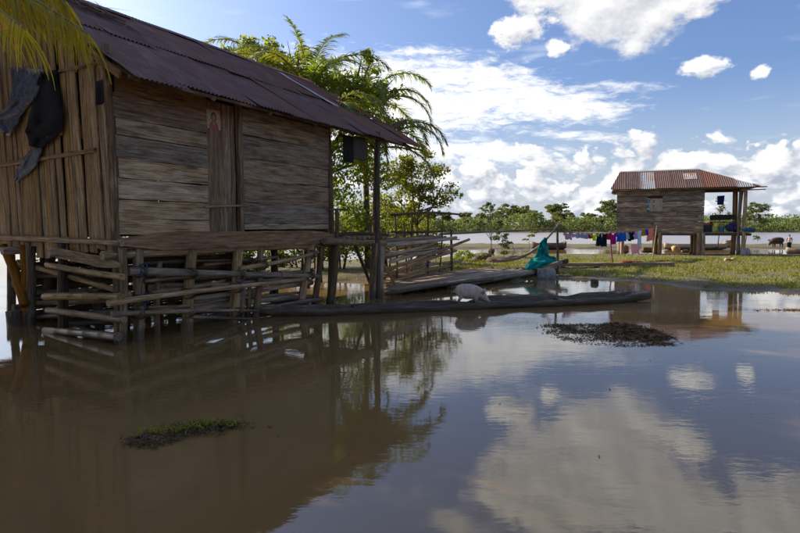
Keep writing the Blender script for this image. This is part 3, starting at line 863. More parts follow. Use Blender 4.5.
# ------------------------------------------------------------------ dugout canoes
def canoe(name, p0, p1, width, height, label, mat, z0=0.0, sheer=0.10, fill=0.45, wreck=False, group=None, parentmats=None):
    """hollowed log: outer hull, inner hull, worn rim"""
    root = empty(name, (Vector(p0) + Vector(p1)) / 2)
    tag(root, label, 'canoe', group)
    mfr, L = frame(p0, p1)
    N = 44; v = []; f = []
    prof = [(-1.0, 1.0), (-1.02, .55), (-.85, .1), (-.4, -.25), (.4, -.25), (.85, .1), (1.02, .55), (1.0, 1.0),
            (.86, .98), (.78, .5), (.5, fill), (-.5, fill), (-.78, .5), (-.86, .98)]
    K = len(prof)
    for i in range(N + 1):
        s = i / N
        e = min(s, 1 - s)
        w = width / 2 * (0.16 + 0.84 * min(1, e / 0.16) ** 0.7)
        lift = sheer * max(0, 1 - e / 0.15) ** 1.6
        for k, (y, z) in enumerate(prof):
            zz = z * height
            if wreck and k in (0, 13): zz -= height * max(0, mn.noise(Vector((s * 9, 0, 3)))) * .9
            if wreck and k in (7, 8): zz += height * .35 * (1 if .52 < s < .93 else 0) - height * max(0, mn.noise(Vector((s * 11, 4, 3)))) * .8
            if e < 0.05 and k >= 8: zz = height * .95
            v.append((s * L, y * w + mn.noise(Vector((s * 13, k, 0))) * .022, zz + lift + mn.noise(Vector((s * 21, k * 2, 7))) * .02 + mn.noise(Vector((s * 6, 0, 2))) * .02))
    for i in range(N):
        for k in range(K):
            a = i * K + k; b = i * K + (k + 1) % K
            f.append((a, b, b + K, a + K))
    f.append(tuple(range(K - 1, -1, -1))); f.append(tuple(range(N * K, N * K + K)))
    mm = mfr.copy(); mm.translation = Vector(p0) + Vector((0, 0, z0))
    put('hull', mesh('hull', v, f, True), root, mm, mat)
    return root, mm, L
CANOEW = wood('canoe_wood', (0.035, 0.028, 0.020), (0.12, 0.095, 0.065), (0.30, 0.26, 0.19), 0.42, scale=1.0)
c0 = on(256, 316.5, 0.0); c1 = on(650, 300.5, 0.0)
cn, cm, cl = canoe('dugout_canoe', c0, c1, 0.62, 0.17, 'long old waterlogged dugout canoe lying across the flood in front of the house', CANOEW, -0.015, 0.10, 0.35, True)
for s in (0.22, 0.52, 0.74):
    board('thwart', cm @ Vector((cl * s, -.27, .12)), cm @ Vector((cl * s, .27, .12)), .03, .12, LOG_DARK, cn, n=2)

# ------------------------------------------------------------------ remeshed bodies
def body(name, v, f, voxel, mat, parent=None, world=None, smooth=6):
    o = put(name, mesh(name, v, f, True), parent, world, mat)
    r = o.modifiers.new('skin', 'REMESH'); r.mode = 'VOXEL'; r.voxel_size = voxel; r.use_smooth_shade = True
    s = o.modifiers.new('soft', 'SMOOTH'); s.factor = 0.5; s.iterations = smooth
    return o
def pig(name, loc, rz, size, label, mat, graze=True, group=None):
    root = empty(name, loc); root.rotation_euler.z = rz
    WM[root.name] = Matrix.Translation(Vector(loc)) @ Matrix.Rotation(rz, 4, 'Z')
    tag(root, label, 'pig', group)
    k = size; v = []; f = []
    # x forward, trunk as rings along the spine
    tube(v, f, [Vector(p) * k for p in ((-.36, 0, .40), (-.31, 0, .41), (-.20, 0, .42), (-.05, 0, .41), (.10, 0, .405), (.22, 0, .40), (.31, 0, .385), (.38, 0, .365))],
         [(a * k, b * k) for a, b in ((.05, .06), (.14, .15), (.185, .20), (.195, .215), (.19, .205), (.17, .18), (.135, .145), (.105, .115))], 14)
    hz = -.10 if graze else .0
    tube(v, f, [Vector(p) * k for p in ((.30, 0, .38), (.38, 0, .36 + hz * .3), (.45, 0, .32 + hz * .7), (.52, 0, .27 + hz), (.57, 0, .235 + hz))],
         [(a * k, b * k) for a, b in ((.11, .12), (.105, .11), (.085, .09), (.052, .055), (.045, .048))], 12)
    for sy in (-1, 1):
        for fx, kn in (((.20, .17), 0), ((-.24, -.22), 1)):
            x0, x1 = fx
            if kn: pts = ((x0, sy * .09, .36), (x0 + .05, sy * .10, .25), (x1 - .05, sy * .10, .15), (x1 - .03, sy * .10, .06), (x1 - .01, sy * .10, .0))
            else: pts = ((x0, sy * .085, .36), (x0 + .01, sy * .09, .24), (x0 + .02, sy * .09, .14), (x0 + .01, sy * .09, .06), (x0 + .02, sy * .09, .0))
            tube(v, f, [Vector(p) * k for p in pts], [.085 * k, .06 * k, .036 * k, .030 * k, .034 * k], 9)
        # ears, thick flaps
        ex = Vector((.40, sy * .075, .42 + hz * .35)) * k
        tube(v, f, [ex, ex + Vector((.03, sy * .075, .06)) * k, ex + Vector((.08, sy * .16, .045)) * k], [(.024 * k, .06 * k), (.018 * k, .07 * k), (.009 * k, .018 * k)], 8)
    tube(v, f, [Vector(p) * k for p in ((-.37, 0, .44), (-.41, .01, .45), (-.43, .02, .42), (-.41, .02, .38), (-.43, .01, .35))], [.018 * k, .014 * k, .012 * k, .010 * k, .008 * k], 6)
    body('pig_body', v, f, .013 * k, mat, root, WM[root.name], 3)
    ev = []; ef = []
    DARKEYE = bpy.data.materials.get('eye') or plain('eye', (.01, .008, .008), .2)
    for sy in (-1, 1):
        ev = []; ef = []; ellipsoid(ev, ef, Vector((0, 0, 0)), .011 * k, .008 * k, .011 * k, None, 8, 6)
        put('eye', mesh('eye', ev, ef, True), root, WM[root.name] @ Matrix.Translation(Vector((.452, sy * .078, .355 + hz * .7)) * k), DARKEYE)
    sv = []; sf = []
    tube(sv, sf, [Vector((.565, 0, .238 + hz)) * k, Vector((.585, 0, .226 + hz)) * k], [(.047 * k, .050 * k), (.044 * k, .046 * k)], 10)
    put('snout', mesh('snout', sv, sf, True), root, WM[root.name], bpy.data.materials.get('snout') or plain('snout', (.42, .25, .20), .5))
    return root
PIGSKIN = plain('pale_pig_skin', (0.52, 0.39, 0.30), 0.65, 0.3, 0.03, 7, 0.22)
_t = PIGSKIN.node_tree; _b = _t.nodes['Principled BSDF']; _src = S(_t, _b.inputs['Base Color'].links[0].from_socket)
_tc = nd(_t, 'ShaderNodeTexCoord'); _sp = nd(_t, 'ShaderNodeSeparateXYZ'); _t.links.new(_tc.outputs['Object'], _sp.inputs[0])
_n = noise_tex(_t, S(_t, _tc.outputs['Object']), 11, 5, 0.65)
_m = (S(_t, _sp.outputs[2]) + _n * -0.22).ss(0.10, -0.02).max((_n - 0.58).ss(0.0, 0.1) * 0.6)     # dried mud on legs and flanks
_t.links.new(mixc(_t, _m * 0.8, _src, (0.13, 0.09, 0.06)).s, _b.inputs['Base Color'])
pp = on(470, 306.5, 0.03)
pig('pig', pp + Vector((-.03, 0.05, .0)), R(-14), 0.80, 'pale pink pig with lowered head standing in the old dugout canoe', PIGSKIN)

# ------------------------------------------------------------------ low deck of boards on bamboo floats
deck = empty('board_deck', on(455, 280, .2))
tag(deck, 'low walkway deck of grey boards on bamboo floats beside the pole fence', 'deck')
A0 = on(388, 291, .15); A1 = on(542, 270.5, .24)
dn = (A1 - A0).normalized(); dv = Vector((-dn.y, dn.x, 0))
for i in range(13):
    o = dv * (0.06 + i * 0.165)
    s0 = random.uniform(-.15, .12) + .91 * (0.06 + i * 0.165); s1 = random.uniform(-.5, .2) - .08 * i
    zz = Vector((0, 0, random.uniform(-.012, .012)))
    L = (A1 - A0).length
    br = random.uniform(.35, .65)
    board('deck_board', A0 + dn * s0 + o + zz, A0 + dn * (L * br) + o + zz + Vector((0, 0, .01)), .15, .028, LOG_PALE, deck, up=dv, n=5, rag=.008)
    board('deck_board', A0 + dn * (L * br + .03) + o + zz, A0 + dn * (L + s1) + o + zz + Vector((0, 0, .03)), .15, .028, LOG_PALE, deck, up=dv, n=5, rag=.008)
for s in np.linspace(.5, 6.4, 7):
    pole('cross_bearer', A0 + dn * s + dv * -.02 + Vector((0, 0, -.07)), A0 + dn * (s + .7) + dv * min(2.2, s * .8 + .3) + Vector((0, 0, -.07)), .045, .045, LOG_DARK, deck, n=3)
GREENCULM = wood('green_bamboo', (0.05, 0.058, 0.038), (0.12, 0.135, 0.095), (0.22, 0.23, 0.17), 0.3, crack=False, rough=.5)
for q in (0.02, 0.75, 1.5, 2.1):
    pole('bamboo_float', A0 + dn * (q + .2 if q > .1 else 2.4) + dv * q + Vector((0, 0, -.13)), A0 + dn * 7.4 + dv * q + Vector((0, 0, -.05)), .085, .08, GREENCULM, deck, nodes=9, bend=0.003)
pole('edge_log', A0 + dv * -.03 + dn * -.1 + Vector((0, 0, -.06)), A0 + dn * 4.4 + dv * -.03 + Vector((0, 0, -.05)), .05, .05, LOG_DARK, deck)

# ------------------------------------------------------------------ rough fence of stacked poles right of the porch
fence = empty('pole_fence', on(420, 268, .1))
tag(fence, 'rough fence of many grey poles stacked between stakes right of the house', 'fence')
def dp(px, py, f=None):
    """depth of the fence line, nearer at its left end"""
    return at(px, py, 15.2 + (px - 385) / 75 * 4.2 + (f or 0))
for x0, y0, x1, y1, rr, off in ((383, 236, 413, 234, .055, .3), (385, 240, 441, 236.5, .07, .1), (383, 245, 456, 237.5, .075, -.1), (384, 252, 442, 248, .06, .3),
        (383, 258, 438, 245, .075, 0.05), (390, 262, 437, 250, .06, -.1), (388, 269, 469, 239.5, .06, -.25), (391, 273, 456, 250.5, .065, .15), (393, 279, 452, 265.5, .075, .1),
        (420, 266, 461, 261, .055, .25), (383, 256, 431, 244, .06, -.2), (385, 276, 430, 262, .05, .4), (388, 284, 425, 273, .06, -.15), (420, 252, 456, 250.5, .06, .1)):
    pole('fence_pole', dp(x0, y0, off), dp(x1, y1, off), rr, rr * .8, random.choice((LOG, LOG, LOG_PALE)), fence, n=6, bend=.014, rough=.08)
fr_ = random.Random(8)
for k in range(16):
    x0 = fr_.uniform(383, 415); x1 = x0 + fr_.uniform(28, 52); y0 = fr_.uniform(238, 280); q = fr_.uniform(.025, .045)
    pole('fence_pole', dp(x0, y0, fr_.uniform(-.2, .5)), dp(min(x1, 462), y0 - fr_.uniform(3, 17) * (y0 - 226) / 40, fr_.uniform(-.2, .5)), q, q * .75, fr_.choice((LOG, LOG_PALE, LOG)), fence, n=6, sides=6, bend=.02, rough=.1)
for x0, y0, x1, y1, rr in ((395, 215, 396.5, 268, .035), (404, 223, 408, 270, .035), (412.5, 212, 412.5, 275, .035), (428, 208, 428, 275, .04), (443, 215, 438, 270, .03), (451, 230, 451.5, 270, .035)):
    q1 = dp(x1, y1, .0); pole('stake', Vector((q1.x, q1.y, -.25)), dp(x0, y0, .0), rr, rr * .8, LOG_DARK, fence)
pole('top_rail', dp(391, 215), dp(460, 214.6), .042, .036, LOG_DARK, fence)
pole('fence_pole', dp(392, 232, -.05), dp(446, 231, -.05), .035, .035, LOG_DARK, fence)

# ------------------------------------------------------------------ long rail, its post, the leaning pole
RY = 19.0
rail = empty('rail_on_post', Vector((at(557, 270, RY).x, RY, 0.05)))
tag(rail, 'long thin horizontal rail carried on an upright stake by the water', 'rail')
pole('rail', at(440, 234, RY), at(560, 228.5, RY), .045, .035, LOG, rail, n=10, bend=.004)
pole('post', Vector((at(557, 270, RY).x, RY, -.2)), at(557, 224, RY), .05, .04, LOG_DARK, rail)
pole('far_support', Vector((at(452, 262, RY).x, RY + .05, -.2)), at(451, 231, RY + .06), .035, .03, LOG_DARK, rail)
v = []; f = []
tube(v, f, [at(x, y, RY - .3 + k * .03) for k, (x, y) in enumerate(((561, 221), (552, 233), (541, 245), (530, 253), (519, 258), (505, 260.5), (492, 261)))], [.03, .035, .04, .05, .06, .065, .06], 7)
tag(put('leaning_pole', mesh('leaning_pole', v, f, True), None, None, LOG_PALE), 'pale curved pole leaning on the stake beside the teal cloth', 'pole')
TEAL = cloth_mat('teal_fabric', (0.020, 0.33, 0.30), .3)
v = []; f = []; n = 14; mrows = 22
rowp = [((544.5, 238), (546.5, 238)), ((541, 241), (547.5, 241)), ((538, 248), (548, 248)), ((535.5, 256), (549, 256)), ((531, 259), (556.5, 257.5)), ((527, 264), (557, 261)), ((525, 268), (548, 264)), ((527, 270), (538, 269))]
base = at(541, 262, RY - .5)
for j in range(mrows + 1):
    g = j / mrows * (len(rowp) - 1); k = min(int(g), len(rowp) - 2); s = g - k
    for i in range(n + 1):
        u = i / n
        (a0, b0), (a1, b1) = rowp[k]; (e0, h0), (e1, h1) = rowp[k + 1]
        x = (a0 + (a1 - a0) * u) * (1 - s) + (e0 + (e1 - e0) * u) * s; y = (b0 + (b1 - b0) * u) * (1 - s) + (h0 + (h1 - h0) * u) * s
        bulge = .30 * max(0, g / 7 - .45) * (1 + math.sin(u * 3.1)) + .035 * math.sin(u * 17 + j * .3) + .14 * mn.noise(Vector((u * 4, j * .35, 2))) + .06 * math.sin(u * 7 - j * .5 + 2 * math.sin(j * .4))
        v.append(at(x + mn.noise(Vector((u * 2, j * .4, 7))) * 1.6, y + mn.noise(Vector((u * 5, j * .5, 0))) * 1.3, RY - .38 - bulge) - base)
for j in range(mrows):
    for i in range(n):
        a = j * (n + 1) + i; f.append((a, a + 1, a + n + 2, a + n + 1))
o = put('draped_cloth', mesh('draped_cloth', v, f, True), None, Matrix.Translation(base), TEAL)
o.modifiers.new('thickness', 'SOLIDIFY').thickness = .015
tag(o, 'teal green cloth draped over the leaning pole and log pile', 'cloth')
pile = empty('log_pile', on(545, 276, .1))
tag(pile, 'short pile of split logs under the teal cloth', 'log pile')
for x0, y0, x1, y1, rr, off, mt in ((520, 270, 562, 263, .10, -.2, LOG_PALE), (528, 268.5, 560, 266.5, .09, .1, LOG), (522, 272, 556, 268, .07, -.45, LOG), (535, 264, 568, 261, .09, .3, LOG_DARK)):
    pole('log', at(x0, y0, RY + off), at(x1, y1, RY + off), rr, rr * .85, mt, pile, n=5, rough=.12)
STONE = plain('pale_stone', (0.26, 0.245, 0.22), .85, .2, .05, 4, .35)
def rock(name, loc, rx, ry, rz, mat, label, cat='rock', group=None, seed=0, cl=.85):
    v = []; f = []; ellipsoid(v, f, (0, 0, 0), 1, 1, 1, None, 14, 9)
    w = []
    for p in v:
        k = 1 + .28 * mn.noise(p * 1.4 + Vector((seed, 0, 0))) + .1 * mn.noise(p * 3.5 + Vector((seed, 3, 0)))
        q = p * k; q = Vector((max(-cl, min(cl, q.x)) * rx, max(-cl, min(cl, q.y)) * ry, max(-cl, min(cl, q.z)) * rz)) * (.85 / cl) + Vector((mn.noise(p * 5), mn.noise(p * 5 + Vector((9, 0, 0))), mn.noise(p * 5 + Vector((0, 9, 0))))) * .05 * rx; w.append(q)
    return tag(put(name, mesh(name, w, f, True), None, Matrix.Translation(Vector(loc)), mat), label, cat, group)
rock('stone_block', on(547, 279, .0) + Vector((0, .25, .16)), .36, .25, .22, STONE, 'pale stone block under the log pile at the water edge', 'rock', None, 3, .58)

# ------------------------------------------------------------------ plank walkway and washing line
walk = empty('plank_walkway', on(615, 264, .12))
tag(walk, 'long weathered plank beam lying on short log bearers below the washing', 'walkway')
w0 = on(556, 264.5, .28); w1 = on(672, 264, .28)
board('beam', w0, w1, .14, .34, LOG_PALE, walk, n=12, rag=.012)
for s in (.06, .35, .62, .90):
    q = w0.lerp(w1, s); pole('bearer', q + Vector((-.05, -.25, -.16)), q + Vector((.05, .3, -.16)), .10, .10, LOG_DARK, walk, n=3)
rock('driftwood_stump', on(660, 268, .06) + Vector((0, 0, .1)), .24, .16, .15, LOG_DARK, 'dark rounded stump lying under the right end of the plank walkway', 'stump', None, 8)

line0 = at(557, 231.5, RY); line1 = at(654, 227.5, 27.0)
wl = empty('washing_line', Vector((line0.x, line0.y, .1)))
tag(wl, 'washing line from the stake to a prop before the far house', 'washing line')
def lp(px):
    """point on the line above the photo column px"""
    k = (px - 400) / F_PX
    s = (k * line0.y - line0.x) / ((line1.x - line0.x) - k * (line1.y - line0.y))
    p = line0.lerp(line1, s); p.z -= .16 * 4 * s * (1 - s); return p
v = []; f = []; tube(v, f, [lp(x) for x in np.linspace(557, 660, 25)], .014, 5)
put('cord', mesh('cord', v, f, True), wl, None, LOG_DARK)
q = lp(610); pole('prop', Vector((q.x + .05, q.y - .3, .0)), q + Vector((0, 0, .1)), .03, .028, cloth_mat('plum_painted_stick', (.16, .05, .08), 0), wl, n=4)
q = lp(655); pole('prop', Vector((q.x - .1, q.y, .0)), q + Vector((.1, .1, .06)), .03, .025, LOG, wl, n=4)
clothes = (  # px from, px to, bottom px, colour, name, label
    (564, 571, 239.5, (.55, .33, .36), 'shirt', 'pale pink shirt at the left end of the washing line'),
    (570, 577.5, 237.5, (.48, .38, .50), 'shirt', 'lavender shirt second from the left on the washing line'),
    (577, 582, 238, (.33, .32, .44), 'towel', 'grey lilac towel, first of two, on the washing line'),
    (581.5, 587, 238.5, (.30, .32, .42), 'towel', 'slate grey towel left of the crimson cloth on the line'),
    (587, 592, 238.5, (.38, .015, .07), 'cloth', 'crimson cloth beside the lime green shirt on the line'),
    (590, 597, 241, (.50, .60, .03), 'shirt', 'lime green shirt on the washing line'),
    (596, 601, 246, (.012, .02, .04), 'trousers', 'left pair of dark navy trousers on the washing line'),
    (601.5, 606.5, 246.5, (.012, .02, .035), 'trousers', 'right pair of dark navy trousers beside the red cloth'),
    (606.5, 609.5, 239.5, (.45, .02, .04), 'cloth', 'small red cloth between dark trousers and magenta blouse'),
    (609.5, 615.5, 244, (.34, .008, .20), 'blouse', 'magenta and plum blouse on the washing line'),
    (615.5, 620.5, 242, (.012, .10, .42), 'shirt', 'bright blue shirt right of the magenta blouse'),
    (620.5, 625, 241, (.02, .13, .48), 'shorts', 'bright blue shorts left of the pale grey cloth'),
    (625, 628, 239, (.40, .45, .50), 'cloth', 'narrow pale grey cloth right of the blue shorts'),
    (628, 633, 240.5, (.012, .010, .025), 'shirt', 'black shirt with pink hem on the washing line'),
    (632.5, 637, 239, (.38, .30, .50), 'cloth', 'lilac cloth right of the black shirt'),
    (637, 641, 249, (.42, .55, .58), 'sheet', 'long pale cyan sheet hanging near the far house'),
    (641, 644.5, 236, (.40, .21, .02), 'cloth', 'mustard cloth near the right end of the line'),
    (644.5, 647.5, 235, (.02, .08, .42), 'cloth', 'small blue cloth right of the mustard cloth'),
    (647, 652, 240.5, (.60, .27, .20), 'towel', 'salmon pink towel at the right end of the washing line'),
    (629.5, 637, 254, (.62, .36, .36), 'sheet', 'pink and white sheet bundled low below the washing line'),
)
for i, (a, b_, yb, cc, nm, lab) in enumerate(clothes):
    p0, p1 = lp(a), lp(b_)
    if i == 19:
        p0 = p0 + Vector((0, -.15, -.55)); p1 = p1 + Vector((0, -.15, -.6))
    mid = (p0 + p1) / 2; bot = at((a + b_) / 2, yb, mid.y)
    cut = None; nw = random.uniform(-.1, .1)
    hole = None
    if nm in ('trousers', 'shorts'): hole = lambda u, s: .43 < u < .57 and s > .3          # two legs
    if nm in ('shirt', 'blouse'): hole = lambda u, s: (u < .17 or u > .83) and s > .42 or (.4 < u < .6 and s < .08)   # sleeves and neck
    if nm in ('shirt', 'blouse'): p0, p1 = p0 + (p0 - p1) * .16, p1 + (p1 - p0) * .16
    o = hang('hanging_' + nm, p0, p1, max(.15, mid.z - bot.z), cloth_mat('fabric_%d' % i, cc, .3), random.uniform(1.2, 2.6), .045, n=15, m=10, hem=.05, cut=cut, narrow=nw, hole=hole, droop=.03)
    tag(o, lab, nm, 'washing on the line')
for k, (px, py, cc, lab) in enumerate(((626, 260.5, (.45, .02, .05), 'small red cloth dropped on the plank walkway'), (636, 260.3, (.5, .02, .16), 'small pink cloth dropped on the plank walkway'))):
    q = on(px, py + 1.6, .36)
    v = []; f = []
    for j in range(6):
        for i in range(9):
            v.append((i * .05 - .2, j * .05 - .12, .03 + .03 * mn.noise(Vector((i * .6, j * .6, k * 5.0)))))
    for j in range(5):
        for i in range(8): a = j * 9 + i; f.append((a, a + 1, a + 10, a + 9))
    o = put('dropped_cloth', mesh('dropped_cloth', v, f, True), None, Matrix.Translation(q), cloth_mat('dropped_fabric_%d' % k, cc, .1))
    o.modifiers.new('thickness', 'SOLIDIFY').thickness = .02
    tag(o, lab, 'cloth')
# ------------------------------------------------------------------ the far house on stilts
O2 = Vector((12.95, 32.0, 0.12)); U2 = Vector((.927, -.375, 0)).normalized(); V2 = Vector((-U2.y, U2.x, 0))
def H2(a, r, z): return O2 + U2 * a + V2 * r + Vector((0, 0, z - .12))
def on2(px, py, r=0.0):
    d = ray(px, py); s = (V2.dot(O2) + r - V2.dot(EYE)) / V2.dot(d); return EYE + d * s
FARPLANK = wood('grey_far_plank', (0.085, 0.065, 0.054), (0.205, 0.165, 0.138), (0.36, 0.31, 0.27), .45, vary=.34, gain=1.35)
far = empty('stilt_house', H2(2.3, 2.0, .1))
tag(far, 'small grey plank house on stilts with rusty tin roof across the grass', 'house')
D2 = 3.6; L2 = 4.56
seam = (1.38, 1.72, 2.06, 2.36, 2.62, 2.90, 3.22, 3.55, 3.98)
for i in range(len(seam) - 1):
    z0, z1 = seam[i] + .004, seam[i + 1] - random.choice((.006, .015, .022)); zc = (z0 + z1) / 2
    if 2.7 < zc < 3.4:
        spans = ((-.02, 1.62), (2.45, L2))
    else: spans = ((-.02, 2.45 + random.uniform(-.6, .9)), (None, L2))
    last = None
    for a0, a1 in spans:
        if a0 is None: a0 = last + .006
        o = random.uniform(-.018, .018)
        board('plank', H2(a0, o, zc), H2(a1, o, zc), z1 - z0, .03, FARPLANK, far, n=5, rag=.005); last = a1
    board('plank', H2(0, D2, zc), H2(L2, D2, zc), z1 - z0, .03, FARPLANK, far, n=2)
    board('plank', H2(0, .03, zc), H2(0, D2, zc), z1 - z0, .03, FARPLANK, far, n=2)
    board('plank', H2(L2, .03, zc), H2(L2, D2, zc), z1 - z0, .03, FARPLANK, far, n=2)
# shuttered window with a pale blue strip
SHUT = wood('bleached_shutter', (.10, .09, .08), (.20, .18, .165), (.30, .28, .26), .4)
win = empty('window', H2(2.05, -.02, 3.0)); win.parent = far; win.matrix_basis = WM[far.name].inverted() @ WM[win.name]
for a in (1.86, 2.10, 2.33):
    board('shutter_board', H2(a, .035, 2.64), H2(a, .035, 3.39), .225, .025, SHUT, win, up=U2, n=3)
tag(board('curtain_strip', H2(1.68, .02, 2.66), H2(1.68, .02, 3.42), .08, .02, plain('cyan_paint', (.10, .30, .36), .6), win, up=U2, n=3), 'pale cyan strip')
for a, r in ((-.2, 0), (1.5, 0), (3.0, 0), (4.5, 0)): pass
for px, yb in ((622, 253), (659.5, 252.6), (698, 254.3), (702, 254.6)):
    q = on2(px, yb); pole('stilt', Vector((q.x, q.y, -.2)), Vector((q.x, q.y, 1.42)), .12, .11, LOG, far, n=4, sides=8)
for a in (0.2, 2.3, 4.4):
    for r in (1.8, 3.4): pole('stilt', H2(a, r, -.2), H2(a, r, 1.40), .11, .11, LOG, far, n=3)
for r in (.05, 1.8, 3.5): pole('floor_beam', H2(-.1, r, 1.33), H2(6.9, r, 1.33), .07, .07, LOG_DARK, far, n=4, bend=.002)
for i in range(20):
    a = .17 + i * .34; board('floor_board', H2(a, -.05 if a > L2 else .03, 1.42), H2(a, D2, 1.42), .33, .03, FARPLANK, far, up=U2, n=2)
# porch posts
ORPOST = wood('orange_lit_timber', (.10, .05, .02), (.24, .135, .06), (.36, .25, .15), .3)  # orange sunlight on the posts put into the timber colour; tan stump shares it
for px, mt, r, rr in ((731, ORPOST, 3.2, .09), (737.5, LOG_DARK, .06, .085), (742.5, LOG, .02, .10)):
    q = on2(px, 254, r); z1 = 3.95
    pole('porch_post', Vector((q.x, q.y, -.2)), Vector((q.x, q.y, z1)), rr, rr * .9, mt, far, n=5)
for px, mt, r, rr in ((733.5, LOG, 1.6, .07), (739.5, LOG_DARK, 3.3, .07)):
    q = on2(px, 254, r); pole('porch_post', Vector((q.x, q.y, -.2)), Vector((q.x, q.y, 4.1)), rr, rr * .9, mt, far, n=5)
board('wall_plate', H2(-.1, -.02, 3.93), H2(6.9, -.05, 3.98), .12, .08, LOG_DARK, far, n=4)
board('wall_plate', H2(-.1, D2, 3.95), H2(6.9, D2, 3.95), .12, .08, LOG_DARK, far, n=4)
# roof: front slope, back slope, hipped right end
ER, EZ, RR, RZ = -.42, 3.93, 1.8, 5.14
S2 = math.atan2(RZ - EZ, RR - ER)
def rm2(a, r, lift, back=False):
    x = U2.copy(); y = V2 * math.cos(S2) + Vector((0, 0, math.sin(S2)))
    if back: x = -x; y = V2 * -math.cos(S2) + Vector((0, 0, math.sin(S2)))
    z = x.cross(y); mm = Matrix((x, y, z)).transposed().to_4x4()
    zz = EZ + (r - ER) * math.tan(S2) if not back else RZ - (r - RR) * math.tan(S2)
    mm.translation = H2(a, r, zz) + z * lift; return mm
slope = (RR - ER) / math.cos(S2)
def cut_sheet(name, w, fn0, fn1, amp=.014, pitch=.105):
    """sheet whose upper edge is cut off on a slant (towards a hip): y from 0 to fn(x)"""
    nw = int(w / pitch * 6); v = []; f = []; ns = 4
    for j in range(ns + 1):
        for i in range(nw + 1):
            x = w * i / nw; y0, y1 = fn0(x), fn1(x)
            v.append((x, y0 + (y1 - y0) * j / ns, amp * math.sin(x / pitch * math.tau)))
    for j in range(ns):
        for i in range(nw): a = j * (nw + 1) + i; f.append((a, a + 1, a + nw + 2, a + nw + 1))
    return mesh(name, v, f, True)
RID_END = 4.45; ROOF_END = 7.15
mats = [ROOF_BROWN, ROOF_BROWN, ROOF_PALE, ROOF_BROWN, ROOF_BROWN, ROOF_BROWN, ROOF_RED, ROOF_BROWN, ROOF_PALE, ROOF_BROWN]
a = -.38; i = 0
while a < ROOF_END - .05:
    w = min(.80, ROOF_END - a)
    top = lambda x, a=a: slope * (max(.02, (a + x + .40) / .5) if a + x < .1 else 1.0 if a + x < RID_END else max(.02, 1 - (a + x - RID_END) / (ROOF_END + .05 - RID_END)))
    left = (lambda x: 0.0)
    me = cut_sheet('roof_sheet', w + .05, left, (lambda x, t=top: t(x)))
    put('roof_sheet', me, far, rm2(a, ER + random.uniform(-.03, .03), .01 + .016 * (i % 2)), mats[i % 10])
    put('roof_sheet', cut_sheet('roof_sheet', w + .05, left, (lambda x, t=top, w=w: t(w + .05 - x))), far, rm2(a + w + .05, 2 * RR - ER, .01 + .016 * (i % 2), True), ROOF_BROWN)
    a += w; i += 1
put('roof_sheet', cut_sheet('roof_sheet', .72, lambda x: 0, lambda x: .85), far, rm2(3.55, ER + .95, .05), ROOF_PALE)
# hip plane
e0, e1, tp = H2(ROOF_END, ER, EZ), H2(ROOF_END, 2 * RR - ER, EZ), H2(RID_END, RR, RZ)
hv = []; hf = []; n = 40
for j in range(6):
    s = j / 5
    for i in range(n + 1):
        u = .5 + (i / n - .5) * (1 - s * .98)
        p = e0.lerp(e1, u).lerp(tp, 0) * (1 - s) + tp * s if False else e0.lerp(e1, .5 + (i / n - .5)).lerp(tp, s)
        p = p + Vector((0, 0, .014 * math.sin(i * math.pi / 1.5) + .0))
        hv.append(p)
for j in range(5):
    for i in range(n): q = j * (n + 1) + i; hf.append((q, q + 1, q + n + 2, q + n + 1))
put('hip_sheet', mesh('hip_sheet', hv, hf, True), far, None, ROOF_BROWN)
cv = []; cf = []
for i in range(9):
    a = .1 + i * (RID_END - .1) / 8
    for k in (-1, 0, 1): cv.append(H2(a, RR + k * .13, RZ + .06 - abs(k) * .08))
for i in range(8):
    for k in (0, 1): q = i * 3 + k; cf.append((q, q + 1, q + 4, q + 3))
put('ridge_cap', mesh('ridge_cap', cv, cf, True), far, None, ROOF_PALE)
for r in (ER + .12, .7, RR - .05, 2.9, 3.9):
    zz = (EZ + (r - ER) * math.tan(S2) if r < RR else RZ - (r - RR) * math.tan(S2)) - .09
    e = ROOF_END + .15 if r < 0 or r > 3.5 else RID_END + (ROOF_END - RID_END) * (1 - min(abs(r - ER), abs(2 * RR - ER - r)) / (RR - ER)) - .1
    pole('purlin', H2(-.32 + .5 * min(abs(r - ER), abs(2 * RR - ER - r)) / (RR - ER), r, zz), H2(e, r, zz), .04, .035, LOG_DARK, far, n=4, bend=.002)
for a in (.12, 1.3, 2.8, 4.2): pole('rafter', H2(a, ER + .1, EZ - .05), H2(a, RR, RZ - .13), .04, .04, LOG_DARK, far, n=3, bend=0)
for dz_, ln in ((-.02, .35), (-.16, .28)):
    pole('outrigger', H2(6.3, -.1, 3.92 + dz_), H2(ROOF_END + ln, -.15, 3.94 + dz_), .035, .03, LOG_PALE, far, n=3)
